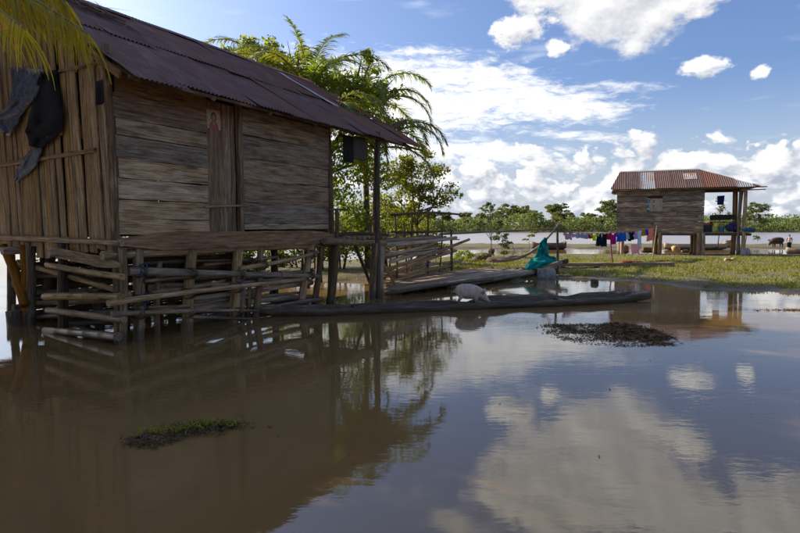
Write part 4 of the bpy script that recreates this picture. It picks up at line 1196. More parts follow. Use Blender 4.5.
# eave patch of pale tin
# things on the porch
NAVY = cloth_mat('navy_cloth', (.015, .03, .14), .2)
tag(hang('hanging_cloth', on2(717, 196, .3), on2(724.5, 195.5, .3), .52, NAVY, 1.0, .03, hem=.03, narrow=.15), 'navy blue cloth hung in the open porch of the far house', 'cloth')
pole('clothes_rod', H2(L2, .3, 3.90), H2(6.5, .3, 3.92), .015, .015, LOG_DARK, far, n=3)
bench = empty('bench', H2(5.6, 1.2, 1.435)); bench_m = plain('dark_brown_paint', (.045, .03, .025), .6)
tag(bench, 'dark wooden bench standing on the porch of the far house', 'bench')
q0, q1 = H2(5.05, 1.0, 2.02), H2(6.35, 1.0, 2.02)
for dr in (-.12, .04, .2): board('seat_slat', q0 + V2 * dr, q1 + V2 * dr, .14, .04, bench_m, bench, up=V2, n=3)
board('backrest', q0 + V2 * .3 + Vector((0, 0, .26)), q1 + V2 * .3 + Vector((0, 0, .3)), .30, .03, bench_m, bench, n=4)
for a in (5.1, 6.3):
    for r in (.9, 1.25): board('leg', H2(a, r, 1.435), H2(a, r, 2.0), .06, .05, bench_m, bench, up=U2, n=2)
def sack(name, c, rx, ry, rz, mat, label, cat):
    v = []; f = []; ellipsoid(v, f, (0, 0, 0), 1, 1, 1, None, 14, 9)
    w = [Vector((p.x * rx, p.y * ry, max(-.75, p.z) * rz)) * (1 + .22 * mn.noise(p * 1.7 + Vector((rx * 9, 0, 0)))) for p in v]
    return tag(put(name, mesh(name, w, f, True), None, Matrix.Translation(c), mat), label, cat)
sack('bundle', on2(731, 232, .3) + Vector((0, 0, .24)), .34, .25, .26, plain('deep_blue_cloth', (.018, .022, .075), .8), 'dark blue bundle in the middle of the far porch floor', 'bundle')
sack('bundle', on2(736, 232, .25) + Vector((0, 0, .22)), .22, .2, .22, plain('purple_cloth', (.05, .03, .10), .8), 'purple bundle on the porch floor beside the corner posts', 'bundle')
sack('bundle', on2(751, 232.5, -.1) + Vector((-.12, 0, .14)), .36, .22, .13, plain('blue_cloth', (.02, .08, .16), .8), 'bright blue bundle at the outer end of the far porch', 'bundle')
# bucket and box
def bucket(name, base, r0, r1, h, mat, label):
    v = []; f = []; n = 14
    for z, r in ((0, r0), (h, r1), (h, r1 * .92), (.02, r0 * .92)):
        for k in range(n): v.append(base + Vector((math.cos(k / n * math.tau) * r, math.sin(k / n * math.tau) * r, z)))
    for j in range(3):
        for k in range(n): f.append((j * n + k, j * n + (k + 1) % n, (j + 1) * n + (k + 1) % n, (j + 1) * n + k))
    f.append(tuple(reversed(range(n)))); f.append(tuple(range(3 * n, 4 * n)))
    root = empty(name, base); put('shell', mesh('shell', v, f), root, None, mat)
    v = []; f = []; tube(v, f, [base + Vector((math.cos(a) * r1, 0, h + .02 + math.sin(a) * r1 * .55)) for a in np.linspace(0, math.pi, 9)], .008, 5)
    put('handle', mesh('handle', v, f, True), root, None, LOG_DARK)
    return tag(root, label, 'bucket')
bucket('bucket', on2(721, 232, .35), .13, .17, .32, plain('cyan_plastic', (.03, .15, .20), .4, .5), 'cyan plastic bucket on the far porch beside the bench')
bx = empty('stove_box', on2(705.5, 232, .5)); tag(bx, 'dark box with a red lid by the wall on the far porch', 'box')
q = on2(705.5, 232, .5)
board('box_body', q + Vector((-.25, .0, .20)), q + Vector((.25, .0, .20)), .40, .4, plain('dark_box', (.03, .03, .03), .7), bx, n=2)
board('lid', q + Vector((-.33, .0, .46)), q + Vector((.30, .0, .46)), .10, .44, plain('red_lid', (.30, .03, .03), .6), bx, n=2)
# block at the foot of the porch posts
rock('stone_block', on2(745, 254.5) + Vector((0, 0, .10)), .28, .25, .28, STONE, 'pale stone block at the foot of the far porch posts', 'rock', None, 12)
# ------------------------------------------------------------------ round the far house
GREYHULL = wood('grey_hull', (.10, .09, .075), (.22, .19, .165), (.33, .30, .27), .35)
canoe('dugout_canoe', on(664, 249.3, .05), on(727, 249.0, .05), 0.75, 0.38, 'grey dugout canoe beached behind the stilts of the far house', GREYHULL, .02, .12, .5)
canoe('dugout_canoe', on(640, 252, .08), on(657, 252.2, .08), 0.6, 0.30, 'small dark canoe end between the washing and the far stilts', LOG_DARK, .02, .15, .5)
canoe('dugout_canoe', on(786, 253.8, .03), on(822, 253.6, .03), 0.7, 0.30, 'pale yellow canoe at the right edge of the photograph', LOG_PALE, .02, .12, .5)
STRAW = plain('straw_matting', (.40, .27, .14), .9, .1, .1, 14, .35)
rock('straw_bundle', on(675.5, 251.5, .1) + Vector((0, 0, .18)), .30, .22, .24, STRAW, 'rounded straw coloured bundle beside the grey canoe', 'bundle', None, 21)
rock('coconut_husk', on(685, 252.6, .12) + Vector((0, 0, .08)), .26, .2, .11, STRAW, 'flat straw coloured husk left of the middle stilts', 'husk', None, 22)
for k, (px, lab) in enumerate(((727, 'left one of two orange husks lying on the grass'), (733, 'right one of two orange husks lying on the grass'))):
    rock('coconut_husk', on(px, 261.5, .14) + Vector((0, 0, .07)), .16, .13, .12, STRAW, lab, 'husk', None, 30 + k)
rock('driftwood_stump', on(707 + 20, 247, .1) + Vector((0, 0, .2)), .35, .22, .42, LOG, 'leaning brown stump on the mud bar behind the porch', 'stump', None, 40)
for k, (px, py, sx_, sz_, lab) in enumerate(((624, 252.5, .3, .33, 'pale tan stump under the washing line by the house corner'), (600.5, 262.5, .0, .0, ''), )):
    if sx_: rock('tree_stump', on(px, py, .1) + Vector((0, 0, sz_ * .6)), sx_, sx_ * .8, sz_, ORPOST, lab, 'stump', None, 50 + k)
board_ = board('driftwood_board', on(602, 268.2, .16), on(611, 268.5, .16), .04, .22, LOG_PALE, None, n=4)
tag(board_, 'short pale board lying on the grass below the washing', 'board')
rock('coconut', on(594.5, 283.5, .0) + Vector((0, 0, .03)), .13, .13, .13, plain('green_husk', (.05, .06, .03), .7), 'dark green coconut floating in the pool by the grass', 'coconut', None, 61)
# rocks and stumps on the bank by the bushes
for k, (px, py, a, h_, lab) in enumerate(((492, 252, .26, .20, 'brown rounded stump behind the bushes by the river'), (483, 261, .55, .32, 'dark rock low on the bank left of the shrub'),
        (500, 263, .7, .22, 'flat dark rock under the shrub by the pool'), (513, 260.5, .4, .2, 'small grey rock right of the shrub'))):
    rock('bank_rock', on(px, py, .1) + Vector((0, .3, h_ * .35)), a, a * .7, h_, LOG_DARK if k else LOG, lab, 'rock' if k else 'stump', None, 70 + k)
canoe('dugout_canoe', on(532, 249, .05), on(566, 248.6, .05), .8, .42, 'dark canoe beached on the mud behind the rail', LOG_DARK, .02, .15, .5)
# ------------------------------------------------------------------ dark hairy pig and the person on the mud bar
BOAR = plain('dark_bristles', (.055, .042, .035), .9, .1, .05, 11, .5)
pig('pig', on(777, 247.2, .12) + Vector((0, 0, 0)), R(180), 1.28, 'dark bristly pig standing on the mud bar beside the person', BOAR, True)
SKIN = plain('brown_skin', (.22, .12, .075), .6, .3, .02, 8, .12)
def person(loc, rz, hgt, label):
    root = empty('person', loc); W = Matrix.Translation(Vector(loc)) @ Matrix.Rotation(rz, 4, 'Z'); root.rotation_euler.z = rz; WM[root.name] = W
    tag(root, label, 'person')
    k = hgt
    v = []; f = []
    tube(v, f, [Vector(p) * k for p in ((0, 0, .46), (0, 0, .52), (0, 0, .60), (0, 0, .68), (0, 0, .76), (0, 0, .81), (0, 0, .835), (.005, 0, .87))],
         [(a * k, b * k) for a, b in ((.085, .06), (.095, .065), (.085, .058), (.09, .062), (.105, .065), (.09, .05), (.035, .035), (.032, .034))], 12)
    ellipsoid(v, f, Vector((0, -.008, .93)) * k, .052 * k, .06 * k, .072 * k, None, 14, 10)
    tube(v, f, [Vector((0, -.05, .945)) * k, Vector((0, -.068, .928)) * k, Vector((0, -.072, .918)) * k], [.008 * k, .012 * k, .010 * k], 6)
    for s in (-1, 1):
        ellipsoid(v, f, Vector((s * .052, 0, .93)) * k, .010 * k, .016 * k, .02 * k, None, 8, 6)
        tube(v, f, [Vector(p) * k for p in ((s * .045, 0, .50), (s * .055, -.01, .40), (s * .055, -.02, .27), (s * .055, 0, .14), (s * .055, .005, .04), (s * .055, -.02, .02), (s * .058, -.075, .012))],
             [.068 * k, .062 * k, .046 * k, .042 * k, .026 * k, .026 * k, .018 * k], 10)
        tube(v, f, [Vector(p) * k for p in ((s * .10, 0, .79), (s * .135, .005, .72), (s * .145, .0, .63), (s * .14, -.05, .54), (s * .125, -.09, .49))],
             [.035 * k, .031 * k, .027 * k, .021 * k, .017 * k], 9)
        hb = Vector((s * .124, -.095, .485)) * k
        tube(v, f, [hb, hb + Vector((-.002 * s, -.015, -.03)) * k], [(.016 * k, .02 * k), (.015 * k, .021 * k)], 8)
        for q in range(4):
            fx = (q - 1.5) * .010
            tube(v, f, [hb + Vector((fx * .3, -.015 + fx, -.03)) * k, hb + Vector((fx * .3, -.022 + fx, -.05)) * k, hb + Vector((fx * .3, -.014 + fx, -.066 + abs(fx) * .5)) * k], .0052 * k, 6)
        tube(v, f, [hb + Vector((-.005 * s, -.02, -.012)) * k, hb + Vector((-.012 * s, -.036, -.03)) * k, hb + Vector((-.012 * s, -.04, -.042)) * k], .0055 * k, 6)
    body('body', v, f, .0085 * k, SKIN, root, W, 2)
    # top and trousers as shells round the body
    v = []; f = []
    tube(v, f, [Vector(p) * k for p in ((0, 0, .49), (0, 0, .55), (0, 0, .62), (0, 0, .70), (0, 0, .77), (0, 0, .815), (0, 0, .83))],
         [(a * k, b * k) for a, b in ((.108, .078), (.103, .074), (.098, .070), (.103, .074), (.115, .074), (.095, .058), (.045, .042))], 14)
    for s in (-1, 1):
        tube(v, f, [Vector(p) * k for p in ((s * .09, 0, .795), (s * .135, .005, .73), (s * .148, .0, .66))], [.045 * k, .042 * k, .042 * k], 10)
    body('shirt', v, f, .011 * k, cloth_mat('faded_pink_cotton', (.50, .33, .30), .1), root, W, 3)
    v = []; f = []
    tube(v, f, [Vector((0, 0, .54)) * k, Vector((0, 0, .47)) * k, Vector((0, 0, .44)) * k], [(.104 * k, .074 * k), (.106 * k, .078 * k), (.07 * k, .06 * k)], 14)
    for s in (-1, 1):
        tube(v, f, [Vector(p) * k for p in ((s * .05, 0, .49), (s * .056, -.01, .40), (s * .056, -.02, .28), (s * .056, 0, .15))], [.074 * k, .071 * k, .060 * k, .056 * k], 10)
    body('trousers', v, f, .011 * k, cloth_mat('dark_cotton', (.02, .02, .03), .05), root, W, 3)
    v = []; f = []; ellipsoid(v, f, Vector((0, .008, .948)) * k, .059 * k, .064 * k, .066 * k, None, 14, 10)
    hair = put('hair', mesh('hair', [p for p in v], f, True), root, W, plain('black_hair', (.012, .010, .009), .5))
    return root
person(on(788.5, 250.0, .06), R(-25), 1.12, 'person in faded pink top and dark trousers standing beside the dark pig')
# ------------------------------------------------------------------ foliage
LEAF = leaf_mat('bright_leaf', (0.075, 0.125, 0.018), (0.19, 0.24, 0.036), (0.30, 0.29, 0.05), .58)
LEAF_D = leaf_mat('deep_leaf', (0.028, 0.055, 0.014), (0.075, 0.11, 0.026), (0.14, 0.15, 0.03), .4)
LEAF_F = leaf_mat('far_leaf', (0.075, 0.105, 0.036), (0.18, 0.20, 0.07), None, .40, .6, .25)
PALM = leaf_mat('palm_leaf', (0.080, 0.125, 0.020), (0.18, 0.22, 0.036), (0.30, 0.27, 0.05), .55)
PALM_Y = leaf_mat('sunlit_yellow_palm_leaf', (0.24, 0.27, 0.012), (0.46, 0.42, 0.016), (0.58, 0.40, 0.02), .55)  # yellow-green brightened: sunlight on the near fronds put into the leaf colour
DRY = leaf_mat('dry_palm_leaf', (0.13, 0.085, 0.045), (0.26, 0.18, 0.10), (0.34, 0.24, 0.14), .2, .8)
BARK = wood('tree_bark', (.035, .028, .022), (.10, .080, .06), (.17, .145, .115), .3, scale=.6)
RACHIS = plain('palm_rib', (.19, .17, .05), .5)

def leaf_cards(C, size, rg, up=.35, aspect=.55):
    """one bent leaf (4 tris) per centre, random facing; returns V,F arrays"""
    n = len(C)
    d = rg.normal(size=(n, 3)); d[:, 2] += up * -1.0; d /= np.linalg.norm(d, axis=1)[:, None]
    q = rg.normal(size=(n, 3)); s = np.cross(d, q); s /= np.linalg.norm(s, axis=1)[:, None]
    nrm = np.cross(d, s)
    L = size * rg.uniform(.6, 1.3, n)[:, None]; W = L * aspect * .5
    a = C - d * L * .5; m1 = C + s * W + nrm * L * .06; m2 = C - s * W + nrm * L * .06; m0 = C - nrm * L * .05; e = C + d * L * .5
    V = np.stack([a, m1, e, m2, m0], 1).reshape(-1, 3)
    b = (np.arange(n) * 5)[:, None]
    F = np.concatenate([b + np.array([[0, 1, 4]]), b + np.array([[1, 2, 4]]), b + np.array([[2, 3, 4]]), b + np.array([[3, 0, 4]])], 0)
    return V, F
def crown_points(blobs, n, rg, shell=.55):
    """points in clumps inside ellipsoid blobs, denser to the outside, with gaps"""
    out = []
    vol = np.array([b[3] * b[4] * b[5] for b in blobs]); vol = vol / vol.sum()
    for b, w in zip(blobs, vol):
        k = max(3, int(n * w / 55))
        u = rg.normal(size=(k, 3)); u /= np.linalg.norm(u, axis=1)[:, None]
        rad = shell + (1 - shell) * rg.random(k) ** .5
        cc = np.array(b[:3]) + u * rad[:, None] * np.array(b[3:6]) * rg.uniform(.75, 1.12, k)[:, None]
        s = min(b[3:6]) * .20
        pts = cc[:, None, :] + rg.normal(size=(k, 55, 3)) * s * np.array([1.3, 1.3, .7])
        out.append(pts.reshape(-1, 3))
    return np.concatenate(out, 0)
def broadleaf(name, base, blobs, n, size, label, mat, seed, trunk_r=.12, group=None, lean=(0, 0), cat='tree', stems=1, place=True):
    rg = np.random.default_rng(seed)
    base = Vector(base); root = empty(name, base); tag(root, label, cat, group)
    C = crown_points(blobs, n, rg); V, F = leaf_cards(C, size, rg)
    put('crown', np_mesh('crown', V, F, False), root, WM[root.name], mat)
    v = []; f = []
    top = Vector(np.mean([b[:3] for b in blobs], axis=0))
    for s in range(stems):
        j = Vector((rg.normal() * .25, rg.normal() * .25, 0)) * (1 if stems > 1 else .2)
        fork = Vector((top.x * .55 + j.x, top.y * .55 + j.y, top.z * .5))
        tube(v, f, [Vector((j.x * .3, j.y * .3, -.25)), Vector((j.x * .4 + fork.x * .3, j.y * .4 + fork.y * .3, fork.z * .4)), fork], [trunk_r * 1.15, trunk_r * .9, trunk_r * .75], 8)
        for i, b in enumerate(blobs):
            if stems > 1 and i % stems != s: continue
            t0 = fork; e = Vector(b[:3])
            mid = t0.lerp(e, .5) + Vector((rg.normal() * .15, rg.normal() * .15, .1))
            tube(v, f, [t0, mid, e], [trunk_r * .6, trunk_r * .35, trunk_r * .15], 6)
            for q in range(4):
                u = Vector(rg.normal(size=3)).normalized(); e2 = e + Vector((u.x * b[3], u.y * b[4], abs(u.z) * b[5])) * .85
                tube(v, f, [mid.lerp(e, .4), mid.lerp(e2, .6), e2], [trunk_r * .25, trunk_r * .15, trunk_r * .05], 5)
    put('trunk', mesh('trunk', v, f, True), root, WM[root.name], BARK)
    return root
def frond_mesh(L, arch, droop, rg, pairs=46, leaf=.62, width=.058, bare=.14, fold=.55, hang_=.35):
    """a pinnate frond in local space: grows along +x, arches in z; leaflets as bent strips. returns V,F (leaflets), and rib V,F"""
    N = 22; pts = []; ang = arch; p = Vector((0, 0, 0)); st = L / N
    for i in range(N + 1):
        pts.append(p.copy()); ang -= droop / N * (.5 + 1.2 * i / N)
        p = p + Vector((math.cos(ang), 0, math.sin(ang))) * st
    V = []; F = []
    for k in range(pairs):
        s = bare + (1 - bare) * (k + .5) / pairs
        g = s * N; i = min(int(g), N - 1); q = pts[i].lerp(pts[i + 1], g - i); tdir = (pts[i + 1] - pts[i]).normalized()
        up = Vector((-tdir.z, 0, tdir.x)).normalized()
        prof = (math.sin(min(1, (s - bare) / .3 + .25) * math.pi / 2)) * (1 - .62 * max(0, (s - .5) / .5) ** 1.6)
        for sd_ in (-1, 1):
            if rg.random() < .07: continue
            ll = leaf * prof * rg.uniform(.6, 1.15)
            d = (Vector((0, sd_, 0)) * (1.0) + tdir * (.55 + .5 * s + rg.normal() * .14) + Vector(rg.normal(size=3)) * .07 + up * fold * rg.uniform(.3, 1.0)).normalized()
            w = width * rg.uniform(.8, 1.15); wv = tdir * w * .5
            a = q.copy(); b = len(V); m_ = 4
            for j in range(m_ + 1):
                tt = j / m_
                wj = (1 - tt) ** .55 if tt > .25 else .75 + tt
                V += [tuple(a - wv * wj), tuple(a + wv * wj)]
                d = (d + Vector((0, 0, -1)) * hang_ * (.35 + tt) * rg.uniform(.7, 1.2)).normalized()
                a = a + d * (ll / m_)
            for j in range(m_): c = b + j * 2; F.append((c, c + 1, c + 3, c + 2))
    rv = []; rf = []
    tube(rv, rf, pts, [.035 * (1 - .85 * i / N) + .004 for i in range(N + 1)], 5)
    return V, F, rv, rf
def palm(name, base, top, fronds, label, mat, seed, trunk_r=.13, group=None):
    """fronds: (azimuth, arch, droop, length)"""
    rg = np.random.default_rng(seed)
    base = Vector(base); top = Vector(top); root = empty(name, base); tag(root, label, 'palm', group)
    v = []; f = []; n = 12
    ctl = base.lerp(top, .5) + Vector((base.x - top.x, base.y - top.y, 0)) * .12
    pts = [(base * (1 - s) ** 2 + ctl * 2 * s * (1 - s) + top * s * s) + (Vector((0, 0, -.3)) if s == 0 else Vector()) for s in np.linspace(0, 1, n)]
    tube(v, f, pts, [trunk_r * (1.35 if i == 0 else 1.0 - .25 * i / n) for i in range(n)], 9)
    put('trunk', mesh('trunk', v, f, True), root, None, BARK)
    for azm, arch, droop, L in fronds:
        V, F, rv, rf = frond_mesh(L, arch + rg.normal() * .05, droop, rg, leaf=.19 * L + .12, pairs=int(34 + L * 8), hang_=rg.uniform(.28, .5))
        W = Matrix.Translation(top + Vector((0, 0, -.1))) @ Matrix.Rotation(azm, 4, 'Z')
        o = put('frond', mesh('frond', V, F), root, W, mat)
        put('rib', mesh('rib', rv, rf, True), o, W, RACHIS)
    return root

# coconut palms behind the house: azimuth 0 = +x (right), 90 = away
G1 = 'palms behind the house'
t1 = at(307, 92, 19.5)
palm('coconut_palm', Vector((t1.x - .2, t1.y + .2, .05)), t1,
     [(R(160), R(92), R(40), 3.0), (R(175), R(66), R(105), 4.0), (R(185), R(20), R(80), 3.6), (R(-5), R(20), R(90), 3.4), (R(-35), R(55), R(120), 3.6), (R(200), R(52), R(105), 4.0), (R(150), R(35), R(90), 3.6), (R(15), R(62), R(105), 3.9), (R(-15), R(35), R(105), 3.6),
      (R(40), R(45), R(100), 3.8), (R(90), R(40), R(90), 3.6), (R(-60), R(50), R(110), 3.2), (R(240), R(55), R(110), 3.4), (R(120), R(60), R(100), 3.8), (R(60), R(75), R(60), 3.8)],
     'tall palm with an upright spear frond rising above the tin roof', PALM, 11, group=G1)
t2 = at(364, 108, 20.5)
palm('coconut_palm', Vector((t2.x + .1, t2.y + .4, .05)), t2,
     [(R(20), R(72), R(110), 3.6), (R(150), R(70), R(100), 3.4), (R(80), R(78), R(60), 3.2), (R(-20), R(35), R(115), 3.4), (R(0), R(50), R(120), 3.2), (R(190), R(40), R(110), 3.2), (R(-70), R(45), R(110), 3.0),
      (R(-110), R(40), R(110), 3.0), (R(110), R(40), R(100), 3.2), (R(45), R(30), R(100), 3.2)],
     'second palm, its fronds arching right over the end of the roof', PALM, 12, group=G1)
t4 = at(272, 84, 21.0)
palm('coconut_palm', Vector((t4.x + .2, t4.y + .3, .05)), t4,
     [(R(178), R(72), R(95), 3.6), (R(160), R(45), R(95), 3.4), (R(30), R(70), R(90), 3.2), (R(0), R(40), R(100), 3.2), (R(200), R(30), R(90), 3.2), (R(100), R(75), R(50), 2.6), (R(-40), R(45), R(110), 3.2), (R(-90), R(40), R(110), 3.0), (R(60), R(35), R(90), 3.0)],
     'leftmost palm behind the roof with one frond arching to the left', PALM, 14, group=G1)
t3 = at(376, 146, 17.6)
palm('coconut_palm', Vector((t3.x - .1, t3.y + .3, .05)), t3,
     [(R(5), R(55), R(125), 3.0), (R(-25), R(48), R(125), 3.0), (R(175), R(30), R(120), 3.2), (R(190), R(45), R(130), 3.4), (R(205), R(15), R(100), 3.2), (R(-100), R(35), R(130), 3.0), (R(-10), R(20), R(100), 2.6), (R(180), R(60), R(120), 2.8), (R(-80), R(52), R(135), 2.8), (R(-45), R(60), R(130), 2.9), (R(100), R(60), R(100), 2.8),
      (R(230), R(50), R(130), 2.8), (R(40), R(50), R(120), 2.8)],
     'low palm with drooping fronds directly behind the porch post', PALM, 13, trunk_r=.085, group=G1)
t5 = at(318, 128, 16.6)
palm('coconut_palm', Vector((t5.x - .1, t5.y + .5, .05)), t5,
     [(R(-5), R(50), R(130), 3.2), (R(-30), R(58), R(135), 3.2), (R(20), R(62), R(125), 3.2), (R(-55), R(50), R(130), 3.0), (R(5), R(25), R(115), 3.0), (R(-20), R(35), R(125), 3.0), (R(60), R(60), R(110), 3.0), (R(140), R(60), R(110), 3.0)],
     'palm close behind the house wall, its long fronds hanging by the black cloth', PALM, 15, trunk_r=.1, group=G1)
# broadleaf trees behind and right of the house
c = at(318, 120, 20.6)
KS = .895
broadleaf('broadleaf_tree', (c.x, c.y, .1), [(x_ * KS, y_ * KS, 1.8 + (z_ - 1.8) * KS, a_ * KS, b_ * KS, c_ * KS) for x_, y_, z_, a_, b_, c_ in (
           (0, 0, 7.2, 1.6, 1.5, 1.3), (-1.7, .2, 7.9, 1.3, 1.2, .9), (1.6, .1, 6.6, 1.4, 1.2, 1.5), (-.9, -.3, 5.4, 1.6, 1.2, 1.3), (1.4, -.4, 4.2, 1.7, 1.3, 1.3), (-2.6, 0, 6.4, 1.3, 1.1, 1.2), (2.3, .2, 8.8, .55, .5, .6), (-3.0, .3, 9.0, .9, .8, .6), (-1.2, .2, 9.0, .9, .8, .6), (-3.9, .3, 8.6, .7, .7, .6), (2.9, .1, 7.7, .6, .6, .6), (1.0, .2, 8.0, .7, .6, .6))],
          13000, .17, 'large bright green tree behind the palms and tin roof', LEAF, 21, .17)
c = at(424, 200, 22.5)
broadleaf('broadleaf_tree', (c.x - .2, c.y, .1), [(0, 0, 3.6, 1.15, 1.0, .75), (.75, 0, 3.1, .9, .8, .55), (-.9, .1, 4.1, .8, .8, .6), (-.3, 0, 4.5, .8, .7, .5), (-1.0, 0, 2.9, .9, .8, .7), (.2, -.2, 2.5, .8, .6, .45)],
          5600, .13, 'round leafy tree right of the porch above the pole fence', LEAF, 22, .10)
c = at(350, 235, 19.5)
for k, (px, Yq, h_, wd, lab) in enumerate(((340, 20.5, 3.2, 1.3, 'dense bush behind the porch beams, nearest to the house wall'), (388, 21.5, 3.4, 1.2, 'dense bush behind the pole fence stakes'), (300, 21, 3.0, 1.5, 'dense bush hidden behind the house stilts'),
        (413, 24.0, 2.2, 1.1, 'dense bush under the round leafy tree'))):
    q = at(px, 250, Yq)
    broadleaf('bush', (q.x, q.y, .05), [(0, 0, h_ * .55, wd, wd * .8, h_ * .4), (-.7 * wd, .1, h_ * .35, wd * .7, wd * .6, h_ * .3), (.7 * wd, 0, h_ * .4, wd * .7, wd * .6, h_ * .33)], 4200, .13, lab, LEAF, 30 + k, .04, None, cat='bush', stems=3)
q = on(491, 258, .1)
broadleaf('young_tree', (q.x, q.y, .08), [(-.15, 0, 2.35, .42, .4, .35), (.35, 0, 2.0, .4, .35, .3), (-.55, .1, 1.75, .45, .4, .28), (.1, 0, 1.35, .45, .35, .35), (.55, .1, 1.2, .35, .3, .25), (-.1, 0, 2.8, .25, .25, .25)],
          1300, .12, 'thin young tree standing alone by the river right of the fence', LEAF_D, 41, .035)
q = on(464, 262, .1)
broadleaf('bush', (q.x, q.y, .05), [(0, 0, .40, .55, .4, .32), (.5, 0, .30, .4, .3, .25), (-.4, 0, .3, .4, .3, .25)], 900, .10, 'low bright green bush beside the end of the pole fence', LEAF, 42, .02, cat='bush', stems=3)
q = on(505, 259, .1)
broadleaf('bush', (q.x, q.y, .05), [(0, 0, .65, .32, .3, .45), (.12, 0, 1.0, .25, .2, .25)], 700, .10, 'upright dark shrub right of the thin young tree', LEAF_D, 43, .02, cat='bush', stems=2)
q = on(529, 250, .1)
broadleaf('sapling', (q.x, q.y, .05), [(0, 0, 1.0, .3, .3, .25), (.2, 0, 1.35, .25, .2, .2), (-.25, 0, .8, .2, .2, .15)], 160, .11, 'sparse small sapling left of the beached dark canoe', LEAF, 44, .02)
q = at(718, 232, 40)
broadleaf('sapling', (q.x, q.y, .08), [(0, 0, 2.4, .8, .6, .7), (.7, 0, 1.6, .7, .5, .6), (-.6, 0, 1.3, .6, .5, .6), (.3, 0, 3.3, .6, .5, .5)], 600, .16, 'loose young tree seen through the porch of the far house', LEAF_F, 45, .05)
q = at(741, 232, 41)
broadleaf('sapling', (q.x + .3, q.y, .08), [(0, 0, 1.8, .6, .5, .9), (.5, 0, 1.2, .6, .5, .6), (.2, 0, 3.0, .4, .4, .6)], 600, .16, 'loose young tree right behind the porch corner posts', LEAF_F, 46, .05)

# dense bushes behind the house, seen dark between the stilts
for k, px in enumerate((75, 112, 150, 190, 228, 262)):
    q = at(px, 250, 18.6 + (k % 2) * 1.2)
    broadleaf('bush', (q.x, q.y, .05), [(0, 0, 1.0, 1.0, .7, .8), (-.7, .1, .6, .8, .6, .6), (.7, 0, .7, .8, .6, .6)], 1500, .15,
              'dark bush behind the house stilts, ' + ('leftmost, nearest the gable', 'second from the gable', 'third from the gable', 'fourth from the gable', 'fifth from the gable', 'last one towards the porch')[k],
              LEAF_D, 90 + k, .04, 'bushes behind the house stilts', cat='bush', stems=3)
# unseen trees added left of the frame to shade the foreground water
broadleaf('added_shade_tree', (-11.3, 7.2, -.2), [(0, 0, 5.2, 2.4, 2.2, 1.6), (-1.4, 1.2, 5.6, 2.0, 1.8, 1.5), (.9, -1.4, 5.4, 2.0, 1.8, 1.5), (1.0, 1.0, 4.2, 1.7, 1.6, 1.3), (-.2, -2.6, 5.0, 2.0, 1.8, 1.3), (-.5, -1.8, 4.4, 1.9, 1.6, 1.4)],
          20000, .30, 'added unseen broad tree shading the water, left of the house beside the near palm', LEAF_D, 95, .22)
broadleaf('added_shade_tree', (-12.4, 11.8, -.2), [(0, 0, 5.6, 2.3, 2.0, 1.6), (-1.0, 1.2, 6.8, 2.2, 1.8, 1.4), (.8, -.8, 6.4, 2.0, 1.6, 1.4), (.2, .2, 4.4, 1.9, 1.7, 1.3), (.6, .6, 7.6, 1.8, 1.6, 1.1), (-1.6, -1.0, 5.6, 1.8, 1.6, 1.4)],
          22000, .30, 'second added unseen tree shading the water, farther left behind the gable end', LEAF_D, 96, .2)
for k, (bx_, by_, hz_) in enumerate(((-14.8, 16.0, 9.8), (-15.4, 17.6, 11.4), (-17.6, 15.5, 11.6))):
    broadleaf('added_shade_tree', (bx_, by_, -.2), [(0, 0, hz_, 2.5, 2.3, 1.7), (-1.4, 1.0, hz_ - 1.0, 2.2, 2.0, 1.5), (1.2, -.9, hz_ - .6, 2.1, 1.9, 1.5), (.6, 1.2, hz_ + .7, 2.0, 1.8, 1.3), (-.6, -1.2, hz_ + .8, 2.0, 1.8, 1.3), (.2, .2, hz_ - 2.2, 2.2, 2.0, 1.4)],
              13000, .30, ('added unseen tall tree shading the water, behind the near palm, left of the house roof', 'tallest added unseen tree shading the water, left behind the house, nearest the river', 'added unseen tall tree shading the water, farthest to the left of the house')[k], LEAF_D, 97 + k, .22)
